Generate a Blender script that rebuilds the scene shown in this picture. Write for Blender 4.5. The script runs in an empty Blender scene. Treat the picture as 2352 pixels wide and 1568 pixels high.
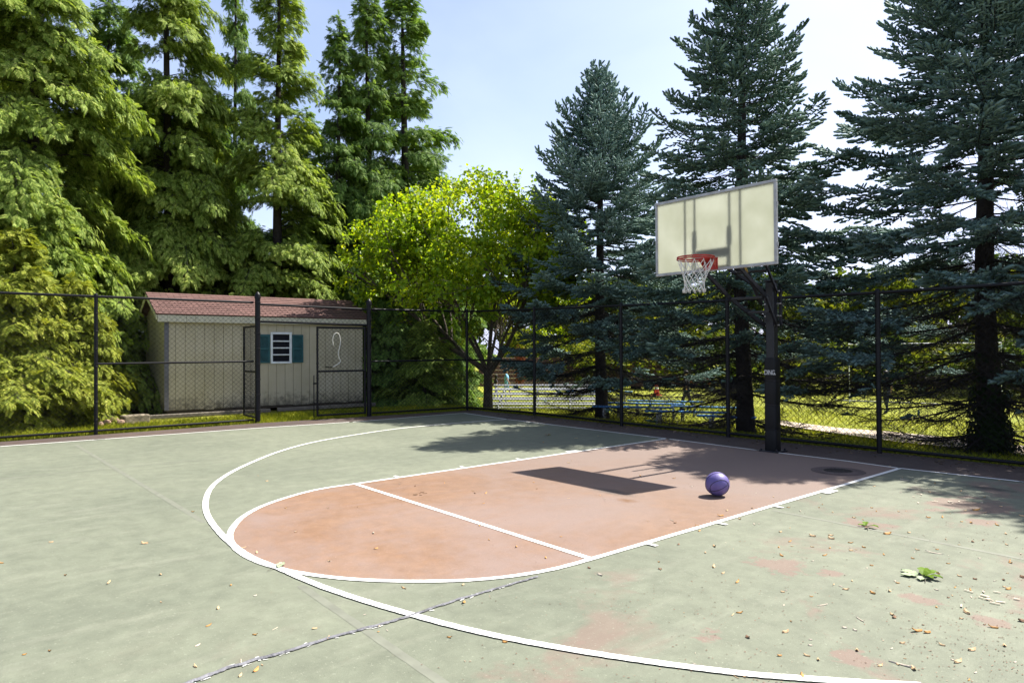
import bpy, math, random
import numpy as np
from mathutils import Vector, Matrix, noise as mnoise

random.seed(11)
rng = np.random.default_rng(11)
S = bpy.context.scene
COL = S.collection
R = math.radians

# ------------------------------------------------------------------ camera model
CX, CY, CZ = 5.23174, -9.47391, 1.50202
YAW, PIT, ROL, FPX = -0.860021, 0.0125349, -0.005726, 1577.523
_cy, _sy = math.cos(YAW), math.sin(YAW)
FW = np.array([_sy*math.cos(PIT), _cy*math.cos(PIT), math.sin(PIT)])
_r = np.array([_cy, -_sy, 0.0])
_u = np.cross(_r, FW)
RT = _r*math.cos(ROL)+_u*math.sin(ROL)
UP = -_r*math.sin(ROL)+_u*math.cos(ROL)
CAM = np.array([CX, CY, CZ])

def ray_dir(px, py):
    return FW+RT*(px-1176)/FPX+UP*(786.37-py)/FPX

def G(px, py, z=0.0):
    """the point of the level plane z seen at that place of the picture"""
    d = ray_dir(px, py)
    return CAM+d*(z-CZ)/d[2]

def sstep(a, b, x):
    t = np.clip((np.asarray(x, float)-a)/(b-a), 0, 1)
    return t*t*(3-2*t)

def gz(x, y):
    """height of the ground outside the court"""
    x = np.asarray(x, float); y = np.asarray(y, float)
    s = sstep(1.35, 3.2, y)
    z = -0.03-0.30*s-0.03*np.clip(y-3.5, 0, 28)
    b = 0.03*np.sin(x*0.7+1.3)*np.cos(y*0.9)*sstep(-9.6, -11, x)
    return z+b

def GT(px, py):
    d = ray_dir(px, py); t = 5.0
    for _ in range(6000):
        p = CAM+d*t
        if p[2] < gz(p[0], p[1]): break
        t += 0.02
    return p

# ------------------------------------------------------------------ materials
def newmat(name):
    m = bpy.data.materials.new(name); m.use_nodes = True
    return m, m.node_tree.nodes, m.node_tree.links, m.node_tree.nodes['Principled BSDF']

def plain(name, col, rough=0.6, metal=0.0, var=0.12, scale=8.0, bump=0.0, spec=0.5, bscale=60):
    m, n, l, b = newmat(name)
    tc = n.new('ShaderNodeTexCoord')
    nz = n.new('ShaderNodeTexNoise'); nz.inputs['Scale'].default_value = scale; nz.inputs['Detail'].default_value = 6
    l.new(tc.outputs['Object'], nz.inputs['Vector'])
    r = n.new('ShaderNodeValToRGB')
    r.color_ramp.elements[0].position = 0.3; r.color_ramp.elements[1].position = 0.7
    r.color_ramp.elements[0].color = tuple(c*(1-var) for c in col)+(1,)
    r.color_ramp.elements[1].color = tuple(min(1, c*(1+var)) for c in col)+(1,)
    l.new(nz.outputs['Fac'], r.inputs['Fac']); l.new(r.outputs['Color'], b.inputs['Base Color'])
    b.inputs['Roughness'].default_value = rough; b.inputs['Metallic'].default_value = metal
    b.inputs['Specular IOR Level'].default_value = spec
    if bump:
        n2 = n.new('ShaderNodeTexNoise'); n2.inputs['Scale'].default_value = bscale; n2.inputs['Detail'].default_value = 4
        l.new(tc.outputs['Object'], n2.inputs['Vector'])
        bp = n.new('ShaderNodeBump'); bp.inputs['Strength'].default_value = bump; bp.inputs['Distance'].default_value = 0.02
        l.new(n2.outputs['Fac'], bp.inputs['Height']); l.new(bp.outputs['Normal'], b.inputs['Normal'])
    return m

def leafmat(name, stops, trans=0.35, tcol=None, rough=0.5, nscale=0.9, amount=0.55, spec=0.06):
    """leaves: colour differs leaf by leaf and bough by bough, light shines through"""
    m, n, l, b = newmat(name)
    geo = n.new('ShaderNodeNewGeometry'); tc = n.new('ShaderNodeTexCoord')
    nz = n.new('ShaderNodeTexNoise'); nz.inputs['Scale'].default_value = nscale; nz.inputs['Detail'].default_value = 3
    l.new(tc.outputs['Object'], nz.inputs['Vector'])
    mx = n.new('ShaderNodeMix'); mx.data_type = 'FLOAT'; mx.inputs[0].default_value = amount
    l.new(nz.outputs['Fac'], mx.inputs[2]); l.new(geo.outputs['Random Per Island'], mx.inputs[3])
    r = n.new('ShaderNodeValToRGB'); e = r.color_ramp.elements
    e[0].position = stops[0][0]; e[0].color = stops[0][1]+(1,)
    e[1].position = stops[-1][0]; e[1].color = stops[-1][1]+(1,)
    for p, c in stops[1:-1]:
        k = e.new(p); k.color = c+(1,)
    l.new(mx.outputs[0], r.inputs['Fac'])
    l.new(r.outputs['Color'], b.inputs['Base Color'])
    b.inputs['Roughness'].default_value = rough; b.inputs['Specular IOR Level'].default_value = spec
    if trans > 0:
        t = n.new('ShaderNodeBsdfTranslucent')
        if tcol:
            mc = n.new('ShaderNodeMix'); mc.data_type = 'RGBA'; mc.blend_type = 'MULTIPLY'; mc.inputs[0].default_value = 1
            l.new(r.outputs['Color'], mc.inputs[6]); mc.inputs[7].default_value = tcol+(1,)
            l.new(mc.outputs[2], t.inputs['Color'])
        else:
            l.new(r.outputs['Color'], t.inputs['Color'])
        ms = n.new('ShaderNodeMixShader'); ms.inputs[0].default_value = trans
        l.new(b.outputs[0], ms.inputs[1]); l.new(t.outputs[0], ms.inputs[2])
        l.new(ms.outputs[0], n['Material Output'].inputs['Surface'])
    return m

# ------------------------------------------------------------------ mesh helpers
def mk(name, V, F, mats, parent=None, smooth=False, midx=None, loc=None):
    """mesh object from arrays (F may be an array or a list of tuples)"""
    me = bpy.data.meshes.new(name)
    V = np.asarray(V, np.float32)
    if isinstance(F, np.ndarray):
        k = F.shape[1]; nf = len(F)
        me.vertices.add(len(V)); me.vertices.foreach_set('co', V.ravel())
        me.loops.add(nf*k); me.loops.foreach_set('vertex_index', F.astype(np.int32).ravel())
        me.polygons.add(nf); me.polygons.foreach_set('loop_start', np.arange(0, nf*k, k, dtype=np.int32))
    else:
        me.from_pydata([tuple(map(float, v)) for v in V], [], F)
    if not isinstance(mats, (list, tuple)): mats = [mats]
    for m in mats: me.materials.append(m)
    if midx is not None: me.polygons.foreach_set('material_index', np.asarray(midx, np.int32))
    if smooth: me.polygons.foreach_set('use_smooth', np.ones(len(me.polygons), bool))
    me.update(calc_edges=True)
    o = bpy.data.objects.new(name, me); COL.objects.link(o)
    if parent is not None: o.parent = parent
    if loc is not None: o.location = loc
    return o

def thing(name, label, cat, loc=(0, 0, 0), rotz=0.0, group=None):
    o = bpy.data.objects.new(name, None); COL.objects.link(o)
    o.empty_display_size = 0.2
    o.location = loc; o.rotation_euler = (0, 0, rotz)
    return tag(o, label, cat, group)

def tag(o, label, cat, group=None):
    o['label'] = label; o['category'] = cat
    if group: o['group'] = group
    return o

def structure(o):
    o['kind'] = 'structure'; return o

class MB:
    """collects shapes for ONE mesh"""
    def __init__(s): s.V = []; s.F = []; s.M = []
    def add(s, V, F, m=0):
        b = len(s.V); s.V += [tuple(map(float, v)) for v in V]
        s.F += [tuple(int(i)+b for i in f) for f in F]; s.M += [m]*len(F)
    def box(s, c, d, m=0, rot=None, bev=0.0):
        dx, dy, dz = d[0]/2, d[1]/2, d[2]/2
        if bev <= 0:
            V = [Vector((x, y, z)) for x in (-dx, dx) for y in (-dy, dy) for z in (-dz, dz)]
            F = [(0, 1, 3, 2), (4, 6, 7, 5), (0, 4, 5, 1), (2, 3, 7, 6), (0, 2, 6, 4), (1, 5, 7, 3)]
        else:
            b = min(bev, dx*.9, dy*.9, dz*.9); V = []; F = []
            ring = []
            for z, ins in ((-dz, b), (-dz+b, 0), (dz-b, 0), (dz, b)):
                X, Y = dx-ins, dy-ins; i0 = len(V)
                for (x, y) in ((X-b, -Y), (X, -Y+b), (X, Y-b), (X-b, Y), (-X+b, Y), (-X, Y-b), (-X, -Y+b), (-X+b, -Y)):
                    V.append(Vector((x, y, z)))
                ring.append(i0)
            for a, c2 in zip(ring[:-1], ring[1:]):
                for i in range(8):
                    j = (i+1) % 8; F.append((a+i, a+j, c2+j, c2+i))
            F.append(tuple(ring[0]+i for i in reversed(range(8)))); F.append(tuple(ring[-1]+i for i in range(8)))
        if rot is not None: V = [rot @ v for v in V]
        s.add([(v[0]+c[0], v[1]+c[1], v[2]+c[2]) for v in V], F, m)
    def bar(s, a, b, w, h, m=0, upv=(0, 0, 1)):
        a, b = Vector(a), Vector(b); d = b-a; L = d.length; d.normalize()
        u = Vector(upv)
        if abs(d.dot(u)) > .98: u = Vector((1, 0, 0))
        sd = d.cross(u).normalized(); u = sd.cross(d)
        rot = Matrix((sd, d, u)).transposed()
        s.box((a+b)/2, (w, L, h), m, rot, bev=min(w, h)*.12)
    def tube(s, P, r, n=8, m=0, cap=True, closed=False):
        P = [Vector(p) for p in P]
        rr = list(r) if hasattr(r, '__len__') else [r]*len(P)
        V = []; F = []; N = len(P); u = None
        for i, p in enumerate(P):
            if closed: d = P[(i+1) % N]-P[i-1]
            else: d = (P[min(i+1, N-1)]-P[max(i-1, 0)])
            d.normalize()
            if u is None:
                u = d.orthogonal().normalized()
            else:
                u = (u-d*u.dot(d)).normalized()
            w = d.cross(u)
            for k in range(n):
                a = 2*math.pi*k/n
                V.append(p+(u*math.cos(a)+w*math.sin(a))*rr[i])
        for i in range(N if closed else N-1):
            j = (i+1) % N
            for k in range(n):
                q = (k+1) % n
                F.append((i*n+k, i*n+q, j*n+q, j*n+k))
        if cap and not closed:
            F.append(tuple(reversed(range(n)))); F.append(tuple((N-1)*n+k for k in range(n)))
        s.add(V, F, m)
    def lathe(s, c, prof, n=16, m=0):
        V = []; F = []
        for (r, z) in prof:
            for k in range(n):
                a = 2*math.pi*k/n; V.append((c[0]+r*math.cos(a), c[1]+r*math.sin(a), c[2]+z))
        for i in range(len(prof)-1):
            for k in range(n):
                q = (k+1) % n; F.append((i*n+k, i*n+q, (i+1)*n+q, (i+1)*n+k))
        F.append(tuple(reversed(range(n)))); F.append(tuple((len(prof)-1)*n+k for k in range(n)))
        s.add(V, F, m)
    def build(s, name, mats, parent=None, smooth=False):
        o = mk(name, s.V, s.F, mats, parent, smooth, s.M)
        if smooth:
            o.data.set_sharp_from_angle(angle=R(40)) if hasattr(o.data, 'set_sharp_from_angle') else None
        return o

def tubes(polys, sides=3, ref0=None):
    """many open tubes as arrays: polys = list of (points, radii)"""
    VV = []; FF = []; base = 0
    ang = np.arange(sides)*2*np.pi/sides
    ca, sa = np.cos(ang), np.sin(ang)
    for P, r in polys:
        P = np.asarray(P, float); n = len(P)
        d = np.gradient(P, axis=0); d /= np.linalg.norm(d, axis=1)[:, None]+1e-9
        ref = ref0 if ref0 is not None else np.array([0, 0, 1.]) if abs(d[0, 2]) < .9 else np.array([1., 0, 0])
        u = np.cross(d, ref); u /= np.linalg.norm(u, axis=1)[:, None]+1e-9
        w = np.cross(d, u)
        r = np.broadcast_to(np.asarray(r, float), (n,))
        V = P[:, None, :]+r[:, None, None]*(u[:, None, :]*ca[None, :, None]+w[:, None, :]*sa[None, :, None])
        VV.append(V.reshape(-1, 3))
        i = np.arange(n-1)[:, None]*sides; k = np.arange(sides)[None, :]; k2 = (k+1) % sides
        F = np.stack([i+k, i+k2, i+sides+k2, i+sides+k], -1).reshape(-1, 4)+base
        FF.append(F); base += n*sides
    return np.concatenate(VV), np.concatenate(FF)

def norm(a): return a/(np.linalg.norm(a, axis=-1, keepdims=True)+1e-9)

def bake(TV, TF, pos, ax, upv, sc):
    """copies of a small template, one per row, joined as arrays"""
    pos = np.asarray(pos, float); ax = norm(np.asarray(ax, float)); upv = np.asarray(upv, float)
    sd = norm(np.cross(upv, ax)); u2 = np.cross(ax, sd)
    sc = np.asarray(sc, float).reshape(-1, 1, 1)
    V = pos[:, None, :]+sc*(TV[None, :, 0, None]*ax[:, None, :]+TV[None, :, 1, None]*sd[:, None, :]+TV[None, :, 2, None]*u2[:, None, :])
    n, m = len(pos), len(TV)
    F = (TF[None]+(np.arange(n)*m)[:, None, None]).reshape(-1, TF.shape[1])
    return V.reshape(-1, 3), F

def join(*parts):
    VV = []; FF = []; b = 0
    for V, F in parts:
        VV.append(V); FF.append(F+b); b += len(V)
    return np.concatenate(VV), np.concatenate(FF)

# ------------------------------------------------------------------ sun, sky, camera
SUNV = Vector((0.107, 0.676, 1.0)).normalized()
sun_el = math.asin(SUNV.z); sun_az = math.atan2(SUNV.x, SUNV.y)
w = bpy.data.worlds.new("World"); S.world = w; w.use_nodes = True
wn, wl = w.node_tree.nodes, w.node_tree.links
sky = wn.new('ShaderNodeTexSky'); sky.sky_type = 'NISHITA'; sky.sun_disc = False
sky.sun_elevation = sun_el; sky.sun_rotation = sun_az
sky.air_density = 1.0; sky.dust_density = 2.2; sky.ozone_density = 1.4; sky.altitude = 50
bg = wn['Background']; bg.inputs['Strength'].default_value = 0.084
# thin veil of high cloud, thicker towards the sun
tcw = wn.new('ShaderNodeTexCoord'); mp = wn.new('ShaderNodeMapping'); mp.inputs['Scale'].default_value = (1.2, 1.2, 3.2)
nzw = wn.new('ShaderNodeTexNoise'); nzw.inputs['Scale'].default_value = 1.3; nzw.inputs['Detail'].default_value = 5; nzw.inputs['Distortion'].default_value = .6
wl.new(tcw.outputs['Generated'], mp.inputs['Vector']); wl.new(mp.outputs[0], nzw.inputs['Vector'])
rw = wn.new('ShaderNodeValToRGB'); rw.color_ramp.elements[0].position = .36; rw.color_ramp.elements[1].position = .78
rw.color_ramp.elements[0].color = (.16, .16, .16, 1); rw.color_ramp.elements[1].color = (.66, .66, .66, 1)
wl.new(nzw.outputs['Fac'], rw.inputs['Fac'])
mw = wn.new('ShaderNodeMix'); mw.data_type = 'RGBA'
# (the veil lies low: haze towards the horizon, clear blue overhead)
sepw = wn.new('ShaderNodeSeparateXYZ'); wl.new(tcw.outputs['Generated'], sepw.inputs[0])
mrw = wn.new('ShaderNodeMapRange'); mrw.inputs[1].default_value = .62; mrw.inputs[2].default_value = .10; mrw.inputs[3].default_value = .12; mrw.inputs[4].default_value = 1.25
wl.new(sepw.outputs[2], mrw.inputs[0])
muw = wn.new('ShaderNodeMath'); muw.operation = 'MULTIPLY'; muw.use_clamp = True; wl.new(rw.outputs['Color'], muw.inputs[0]); wl.new(mrw.outputs[0], muw.inputs[1])
# brighter and whiter round the sun's side
dotw = wn.new('ShaderNodeVectorMath'); dotw.operation = 'DOT_PRODUCT'; dotw.inputs[1].default_value = (.45, .84, .30); wl.new(tcw.outputs['Generated'], dotw.inputs[0])
mrs = wn.new('ShaderNodeMapRange'); mrs.inputs[1].default_value = .35; mrs.inputs[2].default_value = 1.0; mrs.inputs[3].default_value = 0; mrs.inputs[4].default_value = .34; wl.new(dotw.outputs['Value'], mrs.inputs[0])
adw = wn.new('ShaderNodeMath'); adw.operation = 'ADD'; adw.use_clamp = True; wl.new(muw.outputs[0], adw.inputs[0]); wl.new(mrs.outputs[0], adw.inputs[1])
wl.new(adw.outputs[0], mw.inputs[0]); wl.new(sky.outputs[0], mw.inputs[6]); mw.inputs[7].default_value = (6.5, 7.1, 10.2, 1)
wl.new(mw.outputs[2], bg.inputs['Color'])

sl = bpy.data.lights.new('sun', 'SUN'); sl.energy = 5.0; sl.angle = R(.5); sl.color = (1.0, .95, .86)
so = bpy.data.objects.new('sun', sl); COL.objects.link(so)
so.rotation_euler = SUNV.to_track_quat('Z', 'Y').to_euler(); so.location = (0, 10, 20)

cd = bpy.data.cameras.new('camera'); cd.sensor_fit = 'HORIZONTAL'; cd.sensor_width = 36
cd.lens = 36*FPX/2352; cd.clip_start = .05; cd.clip_end = 2000; cd.shift_y = 2.37/2352
co = bpy.data.objects.new('camera', cd); COL.objects.link(co)
M = Matrix.Identity(4)
for i in range(3):
    M[i][0] = RT[i]; M[i][1] = UP[i]; M[i][2] = -FW[i]; M[i][3] = CAM[i]
co.matrix_world = M
S.camera = co
vs = S.view_settings; vs.view_transform = 'Standard'; vs.look = 'None'; vs.gamma = 1; vs.exposure = 1.25
S.render.engine = 'CYCLES'
S.cycles.max_bounces = 8; S.cycles.transmission_bounces = 6; S.cycles.transparent_max_bounces = 8
S.cycles.use_denoising = True
S.cycles.sample_clamp_indirect = 4

# ------------------------------------------------------------------ ground
def ground_material():
    m, n, l, b = newmat('ground')
    tc = n.new('ShaderNodeTexCoord')
    def nz(scale, det=5):
        q = n.new('ShaderNodeTexNoise'); q.inputs['Scale'].default_value = scale; q.inputs['Detail'].default_value = det
        l.new(tc.outputs['Object'], q.inputs['Vector']); return q
    a, c, f = nz(.35), nz(3.0), nz(30, 3)
    r = n.new('ShaderNodeValToRGB'); e = r.color_ramp.elements
    e[0].position = .32; e[0].color = (.150, .185, .020, 1); e[1].position = .68; e[1].color = (.350, .350, .040, 1)
    mx = n.new('ShaderNodeMix'); mx.data_type = 'FLOAT'; mx.inputs[0].default_value = .5
    l.new(a.outputs['Fac'], mx.inputs[2]); l.new(c.outputs['Fac'], mx.inputs[3]); l.new(mx.outputs[0], r.inputs['Fac'])
    r2 = n.new('ShaderNodeValToRGB'); r2.color_ramp.elements[0].color = (.55, .6, .5, 1); r2.color_ramp.elements[1].color = (1.25, 1.2, 1.1, 1)
    r2.color_ramp.elements[0].position = .3; r2.color_ramp.elements[1].position = .7
    l.new(f.outputs['Fac'], r2.inputs['Fac'])
    mm = n.new('ShaderNodeMix'); mm.data_type = 'RGBA'; mm.blend_type = 'MULTIPLY'; mm.inputs[0].default_value = 1
    l.new(r.outputs['Color'], mm.inputs[6]); l.new(r2.outputs['Color'], mm.inputs[7])
    # bare brown earth and dropped needles under the conifers and round the shed
    sep = n.new('ShaderNodeSeparateXYZ'); l.new(tc.outputs['Object'], sep.inputs[0])
    mr = n.new('ShaderNodeMapRange'); mr.inputs[1].default_value = -11.2; mr.inputs[2].default_value = -13.0; l.new(sep.outputs[0], mr.inputs[0])
    my = n.new('ShaderNodeMapRange'); my.inputs[1].default_value = 7.0; my.inputs[2].default_value = 4.0; l.new(sep.outputs[1], my.inputs[0])
    mu = n.new('ShaderNodeMath'); mu.operation = 'MULTIPLY'; l.new(mr.outputs[0], mu.inputs[0]); l.new(my.outputs[0], mu.inputs[1])
    ad = n.new('ShaderNodeMath'); ad.operation = 'MULTIPLY_ADD'; l.new(c.outputs['Fac'], ad.inputs[0]); ad.inputs[1].default_value = .8; ad.inputs[2].default_value = .4
    mk2 = n.new('ShaderNodeMath'); mk2.operation = 'MULTIPLY'; mk2.use_clamp = True; l.new(mu.outputs[0], mk2.inputs[0]); l.new(ad.outputs[0], mk2.inputs[1])
    m2 = n.new('ShaderNodeMix'); m2.data_type = 'RGBA'; l.new(mk2.outputs[0], m2.inputs[0]); l.new(mm.outputs[2], m2.inputs[6]); m2.inputs[7].default_value = (.05, .036, .022, 1)
    l.new(m2.outputs[2], b.inputs['Base Color']); b.inputs['Roughness'].default_value = .9; b.inputs['Specular IOR Level'].default_value = .15
    bp = n.new('ShaderNodeBump'); bp.inputs['Strength'].default_value = .8; bp.inputs['Distance'].default_value = .05
    l.new(f.outputs['Fac'], bp.inputs['Height']); l.new(bp.outputs[0], b.inputs['Normal'])
    return m

xs = np.concatenate([np.linspace(-400, -30, 14)[:-1], np.linspace(-30, 16, 93), np.linspace(16, 400, 14)[1:]])
ys = np.concatenate([np.linspace(-400, -24, 12)[:-1], np.linspace(-24, 1, 26)[:-1], np.linspace(1, 4, 16)[:-1], np.linspace(4, 40, 37), np.linspace(40, 400, 14)[1:]])
XX, YY = np.meshgrid(xs, ys, indexing='ij')
ZZ = gz(XX, YY)
ins = (XX > -9.3) & (YY < 0.9)
ZZ[ins] = -0.06
nx, ny = len(xs), len(ys)
I = np.arange(nx*ny).reshape(nx, ny)
F = np.stack([I[:-1, :-1], I[1:, :-1], I[1:, 1:], I[:-1, 1:]], -1).reshape(-1, 4)
structure(mk('ground', np.stack([XX, YY, ZZ], -1).reshape(-1, 3), F, ground_material(), smooth=True))

# ------------------------------------------------------------------ court surface
def court_material(name, c1, c2, c3, stain=None, spots=(), sscale=0.9, thr=(.56, .64), dirt=(), fade=None):
    m, n, l, b = newmat(name)
    tc = n.new('ShaderNodeTexCoord')
    def nz(scale, det=6, dist=0.0, vec=None, rough=.55):
        q = n.new('ShaderNodeTexNoise'); q.inputs['Scale'].default_value = scale; q.inputs['Detail'].default_value = det
        q.inputs['Distortion'].default_value = dist; q.inputs['Roughness'].default_value = rough
        l.new(vec or tc.outputs['Object'], q.inputs['Vector']); return q
    def ramp(src, p0, p1, a, c):
        r = n.new('ShaderNodeValToRGB'); r.color_ramp.elements[0].position = p0; r.color_ramp.elements[1].position = p1
        r.color_ramp.elements[0].color = a+(1,); r.color_ramp.elements[1].color = c+(1,); l.new(src, r.inputs['Fac']); return r
    def mix(f, a, c, mode='MIX'):
        q = n.new('ShaderNodeMix'); q.data_type = 'RGBA'; q.blend_type = mode
        if isinstance(f, float): q.inputs[0].default_value = f
        else: l.new(f, q.inputs[0])
        l.new(a, q.inputs[6])
        if isinstance(c, tuple): q.inputs[7].default_value = c+(1,)
        else: l.new(c, q.inputs[7])
        return q.outputs[2]
    big = nz(.55, 5, .4); base = ramp(big.outputs['Fac'], .35, .65, c1, c2).outputs['Color']
    # brushed streaks of worn paint, along the court
    mpn = n.new('ShaderNodeMapping'); mpn.inputs['Scale'].default_value = (3.2, .55, 1); mpn.inputs['Rotation'].default_value = (0, 0, R(62))
    l.new(tc.outputs['Object'], mpn.inputs['Vector'])
    st = nz(1.5, 8, .3, mpn.outputs[0], .68)
    sf = ramp(st.outputs['Fac'], .52, .72, (0, 0, 0), (.55, .55, .55)).outputs['Color']
    base = mix(sf, base, c3)
    mid = nz(6.0, 8, .2, None, .7)
    mf = ramp(mid.outputs['Fac'], .3, .7, (.80, .80, .80), (1.14, 1.14, 1.14)).outputs['Color']
    base = mix(1.0, base, mf, 'MULTIPLY')
    if stain:
        s1 = nz(sscale, 8, .5, None, .66)
        fac = ramp(s1.outputs['Fac'], thr[0], thr[1], (0, 0, 0), (.75, .75, .75)).outputs['Color']
        if spots:
            dn = nz(2.2, 9, .3, None, .72)
            acc = None
            for (x, y, rx, ry) in spots:
                mp2 = n.new('ShaderNodeMapping'); mp2.inputs['Location'].default_value = (-x/rx, -y/ry, 0); mp2.inputs['Scale'].default_value = (1/rx, 1/ry, 0)
                l.new(tc.outputs['Object'], mp2.inputs['Vector'])
                ln = n.new('ShaderNodeVectorMath'); ln.operation = 'LENGTH'; l.new(mp2.outputs[0], ln.inputs[0])
                a2 = n.new('ShaderNodeMath'); a2.operation = 'MULTIPLY_ADD'; l.new(dn.outputs['Fac'], a2.inputs[0]); a2.inputs[1].default_value = 5.5; l.new(ln.outputs['Value'], a2.inputs[2])
                mr = n.new('ShaderNodeMapRange'); mr.inputs[1].default_value = 3.50; mr.inputs[2].default_value = 3.28; mr.inputs[4].default_value = .7; l.new(a2.outputs[0], mr.inputs[0])
                if acc is None: acc = mr.outputs[0]
                else:
                    mxm = n.new('ShaderNodeMath'); mxm.operation = 'MAXIMUM'; l.new(acc, mxm.inputs[0]); l.new(mr.outputs[0], mxm.inputs[1]); acc = mxm.outputs[0]
            sep = n.new('ShaderNodeSeparateXYZ'); l.new(tc.outputs['Object'], sep.inputs[0])
            mr2 = n.new('ShaderNodeMapRange'); mr2.inputs[1].default_value = 1.2; mr2.inputs[2].default_value = 3.2; l.new(sep.outputs[0], mr2.inputs[0])
            mu = n.new('ShaderNodeMath'); mu.operation = 'MULTIPLY'; l.new(fac, mu.inputs[0]); l.new(mr2.outputs[0], mu.inputs[1])
            mxm = n.new('ShaderNodeMath'); mxm.operation = 'MAXIMUM'; l.new(acc, mxm.inputs[0]); l.new(mu.outputs[0], mxm.inputs[1]); fac = mxm.outputs[0]
        base = mix(fac, base, stain)
    if fade:
        sp_ = n.new('ShaderNodeSeparateXYZ'); l.new(tc.outputs['Object'], sp_.inputs[0]); q3 = nz(.9, 8, .5, None, .7)
        a3 = n.new('ShaderNodeMath'); a3.operation = 'MULTIPLY_ADD'; l.new(q3.outputs['Fac'], a3.inputs[0]); a3.inputs[1].default_value = 4.0; l.new(sp_.outputs[1], a3.inputs[2])
        m3 = n.new('ShaderNodeMapRange'); m3.inputs[1].default_value = fade[0]+2; m3.inputs[2].default_value = fade[1]+2; m3.inputs[4].default_value = .85; l.new(a3.outputs[0], m3.inputs[0])
        base = mix(m3.outputs[0], base, fade[2])
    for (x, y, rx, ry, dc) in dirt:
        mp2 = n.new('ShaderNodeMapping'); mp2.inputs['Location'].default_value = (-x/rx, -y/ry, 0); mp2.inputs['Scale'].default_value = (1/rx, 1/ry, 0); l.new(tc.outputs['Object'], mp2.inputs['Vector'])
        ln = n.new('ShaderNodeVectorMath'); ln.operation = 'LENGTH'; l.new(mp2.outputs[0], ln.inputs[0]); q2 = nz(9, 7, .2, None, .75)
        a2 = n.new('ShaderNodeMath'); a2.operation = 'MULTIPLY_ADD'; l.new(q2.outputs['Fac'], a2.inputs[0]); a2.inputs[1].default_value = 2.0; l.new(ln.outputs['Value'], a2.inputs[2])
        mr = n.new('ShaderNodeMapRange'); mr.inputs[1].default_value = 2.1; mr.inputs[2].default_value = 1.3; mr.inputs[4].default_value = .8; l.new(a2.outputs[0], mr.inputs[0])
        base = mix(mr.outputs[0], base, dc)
    # grit: pale and dark flecks where the paint has worn off single stones
    f1 = nz(55, 3, 0, None, .6); base = mix(ramp(f1.outputs['Fac'], .63, .70, (0, 0, 0), (.42, .42, .42)).outputs['Color'], base, tuple(min(1, c*1.45) for c in c3))
    f2 = nz(75, 3, .1, None, .6); base = mix(ramp(f2.outputs['Fac'], .64, .72, (0, 0, 0), (.5, .5, .5)).outputs['Color'], base, (c1[0]*.55, c1[1]*.5, c1[2]*.5))
    f3 = nz(17, 6, .4, None, .75); base = mix(ramp(f3.outputs['Fac'], .60, .74, (0, 0, 0), (.38, .38, .38)).outputs['Color'], base, (c1[0]*1.18, c1[1]*.86, c1[2]*.82))
    gr = nz(260, 2); gf = ramp(gr.outputs['Fac'], .3, .7, (.88, .88, .88), (1.1, 1.1, 1.1)).outputs['Color']
    base = mix(1.0, base, gf, 'MULTIPLY')
    l.new(base, b.inputs['Base Color'])
    b.inputs['Roughness'].default_value = .72; b.inputs['Specular IOR Level'].default_value = .3
    bp = n.new('ShaderNodeBump'); bp.inputs['Strength'].default_value = .25; bp.inputs['Distance'].default_value = .004
    l.new(gr.outputs['Fac'], bp.inputs['Height']); l.new(bp.outputs[0], b.inputs['Normal'])
    return m

def spot(px, py, wpx, hpx):
    a = G(px, py); b2 = G(px+wpx/2, py); return (a[0], a[1], max(.12, np.linalg.norm(b2-a)*.8), max(.12, np.linalg.norm(b2-a)*.9))
SPOTS = [spot(1775, 1300, 190, 50), spot(1920, 1318, 70, 20), spot(2005, 1208, 150, 40), spot(2060, 1185, 90, 22), spot(2220, 1160, 260, 30), spot(2255, 1200, 90, 30),
         spot(1330, 1478, 60, 40), spot(1960, 1510, 60, 40), spot(1610, 1465, 40, 30), spot(2290, 1430, 80, 40), spot(2100, 1375, 40, 20)]
D_ = G(1440, 1150); E_ = G(1405, 1130); H_ = G(2270, 1122)
DIRT = [(D_[0], D_[1], .13, .09, (.135, .065, .026)), (E_[0], E_[1], .34, .13, (.087, .071, .061))]
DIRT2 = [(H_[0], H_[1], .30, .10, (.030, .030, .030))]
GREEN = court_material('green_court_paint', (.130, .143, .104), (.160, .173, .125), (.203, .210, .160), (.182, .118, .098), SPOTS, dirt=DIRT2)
RED = court_material('red_court_paint', (.186, .106, .062), (.218, .132, .083), (.226, .152, .122), (.210, .157, .138), (), .40, (.42, .58), DIRT, (-5.6, -2.2, (.184, .140, .120)))
BORDER = court_material('border_paint', (.071, .050, .044), (.096, .068, .057), (.096, .080, .070), (.057, .049, .045), (), .9, (.5, .66))
def line_material():
    m = plain('white_line_paint', (.74, .74, .70), .6, var=.08, scale=14); n, l = m.node_tree.nodes, m.node_tree.links; b = n['Principled BSDF']
    src = b.inputs['Base Color'].links[0].from_socket; tc = n.new('ShaderNodeTexCoord')
    q = n.new('ShaderNodeTexNoise'); q.inputs['Scale'].default_value = 38; q.inputs['Detail'].default_value = 8; q.inputs['Roughness'].default_value = .75; l.new(tc.outputs['Object'], q.inputs['Vector'])
    r2 = n.new('ShaderNodeValToRGB'); r2.color_ramp.elements[0].position = .55; r2.color_ramp.elements[1].position = .66; r2.color_ramp.elements[0].color = (0, 0, 0, 1); r2.color_ramp.elements[1].color = (.7, .7, .7, 1); l.new(q.outputs['Fac'], r2.inputs['Fac'])
    mx = n.new('ShaderNodeMix'); mx.data_type = 'RGBA'; l.new(r2.outputs[0], mx.inputs[0]); l.new(src, mx.inputs[6]); mx.inputs[7].default_value = (.27, .27, .22, 1); l.new(mx.outputs[2], b.inputs['Base Color'])
    return m
WHITE = line_material()
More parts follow.
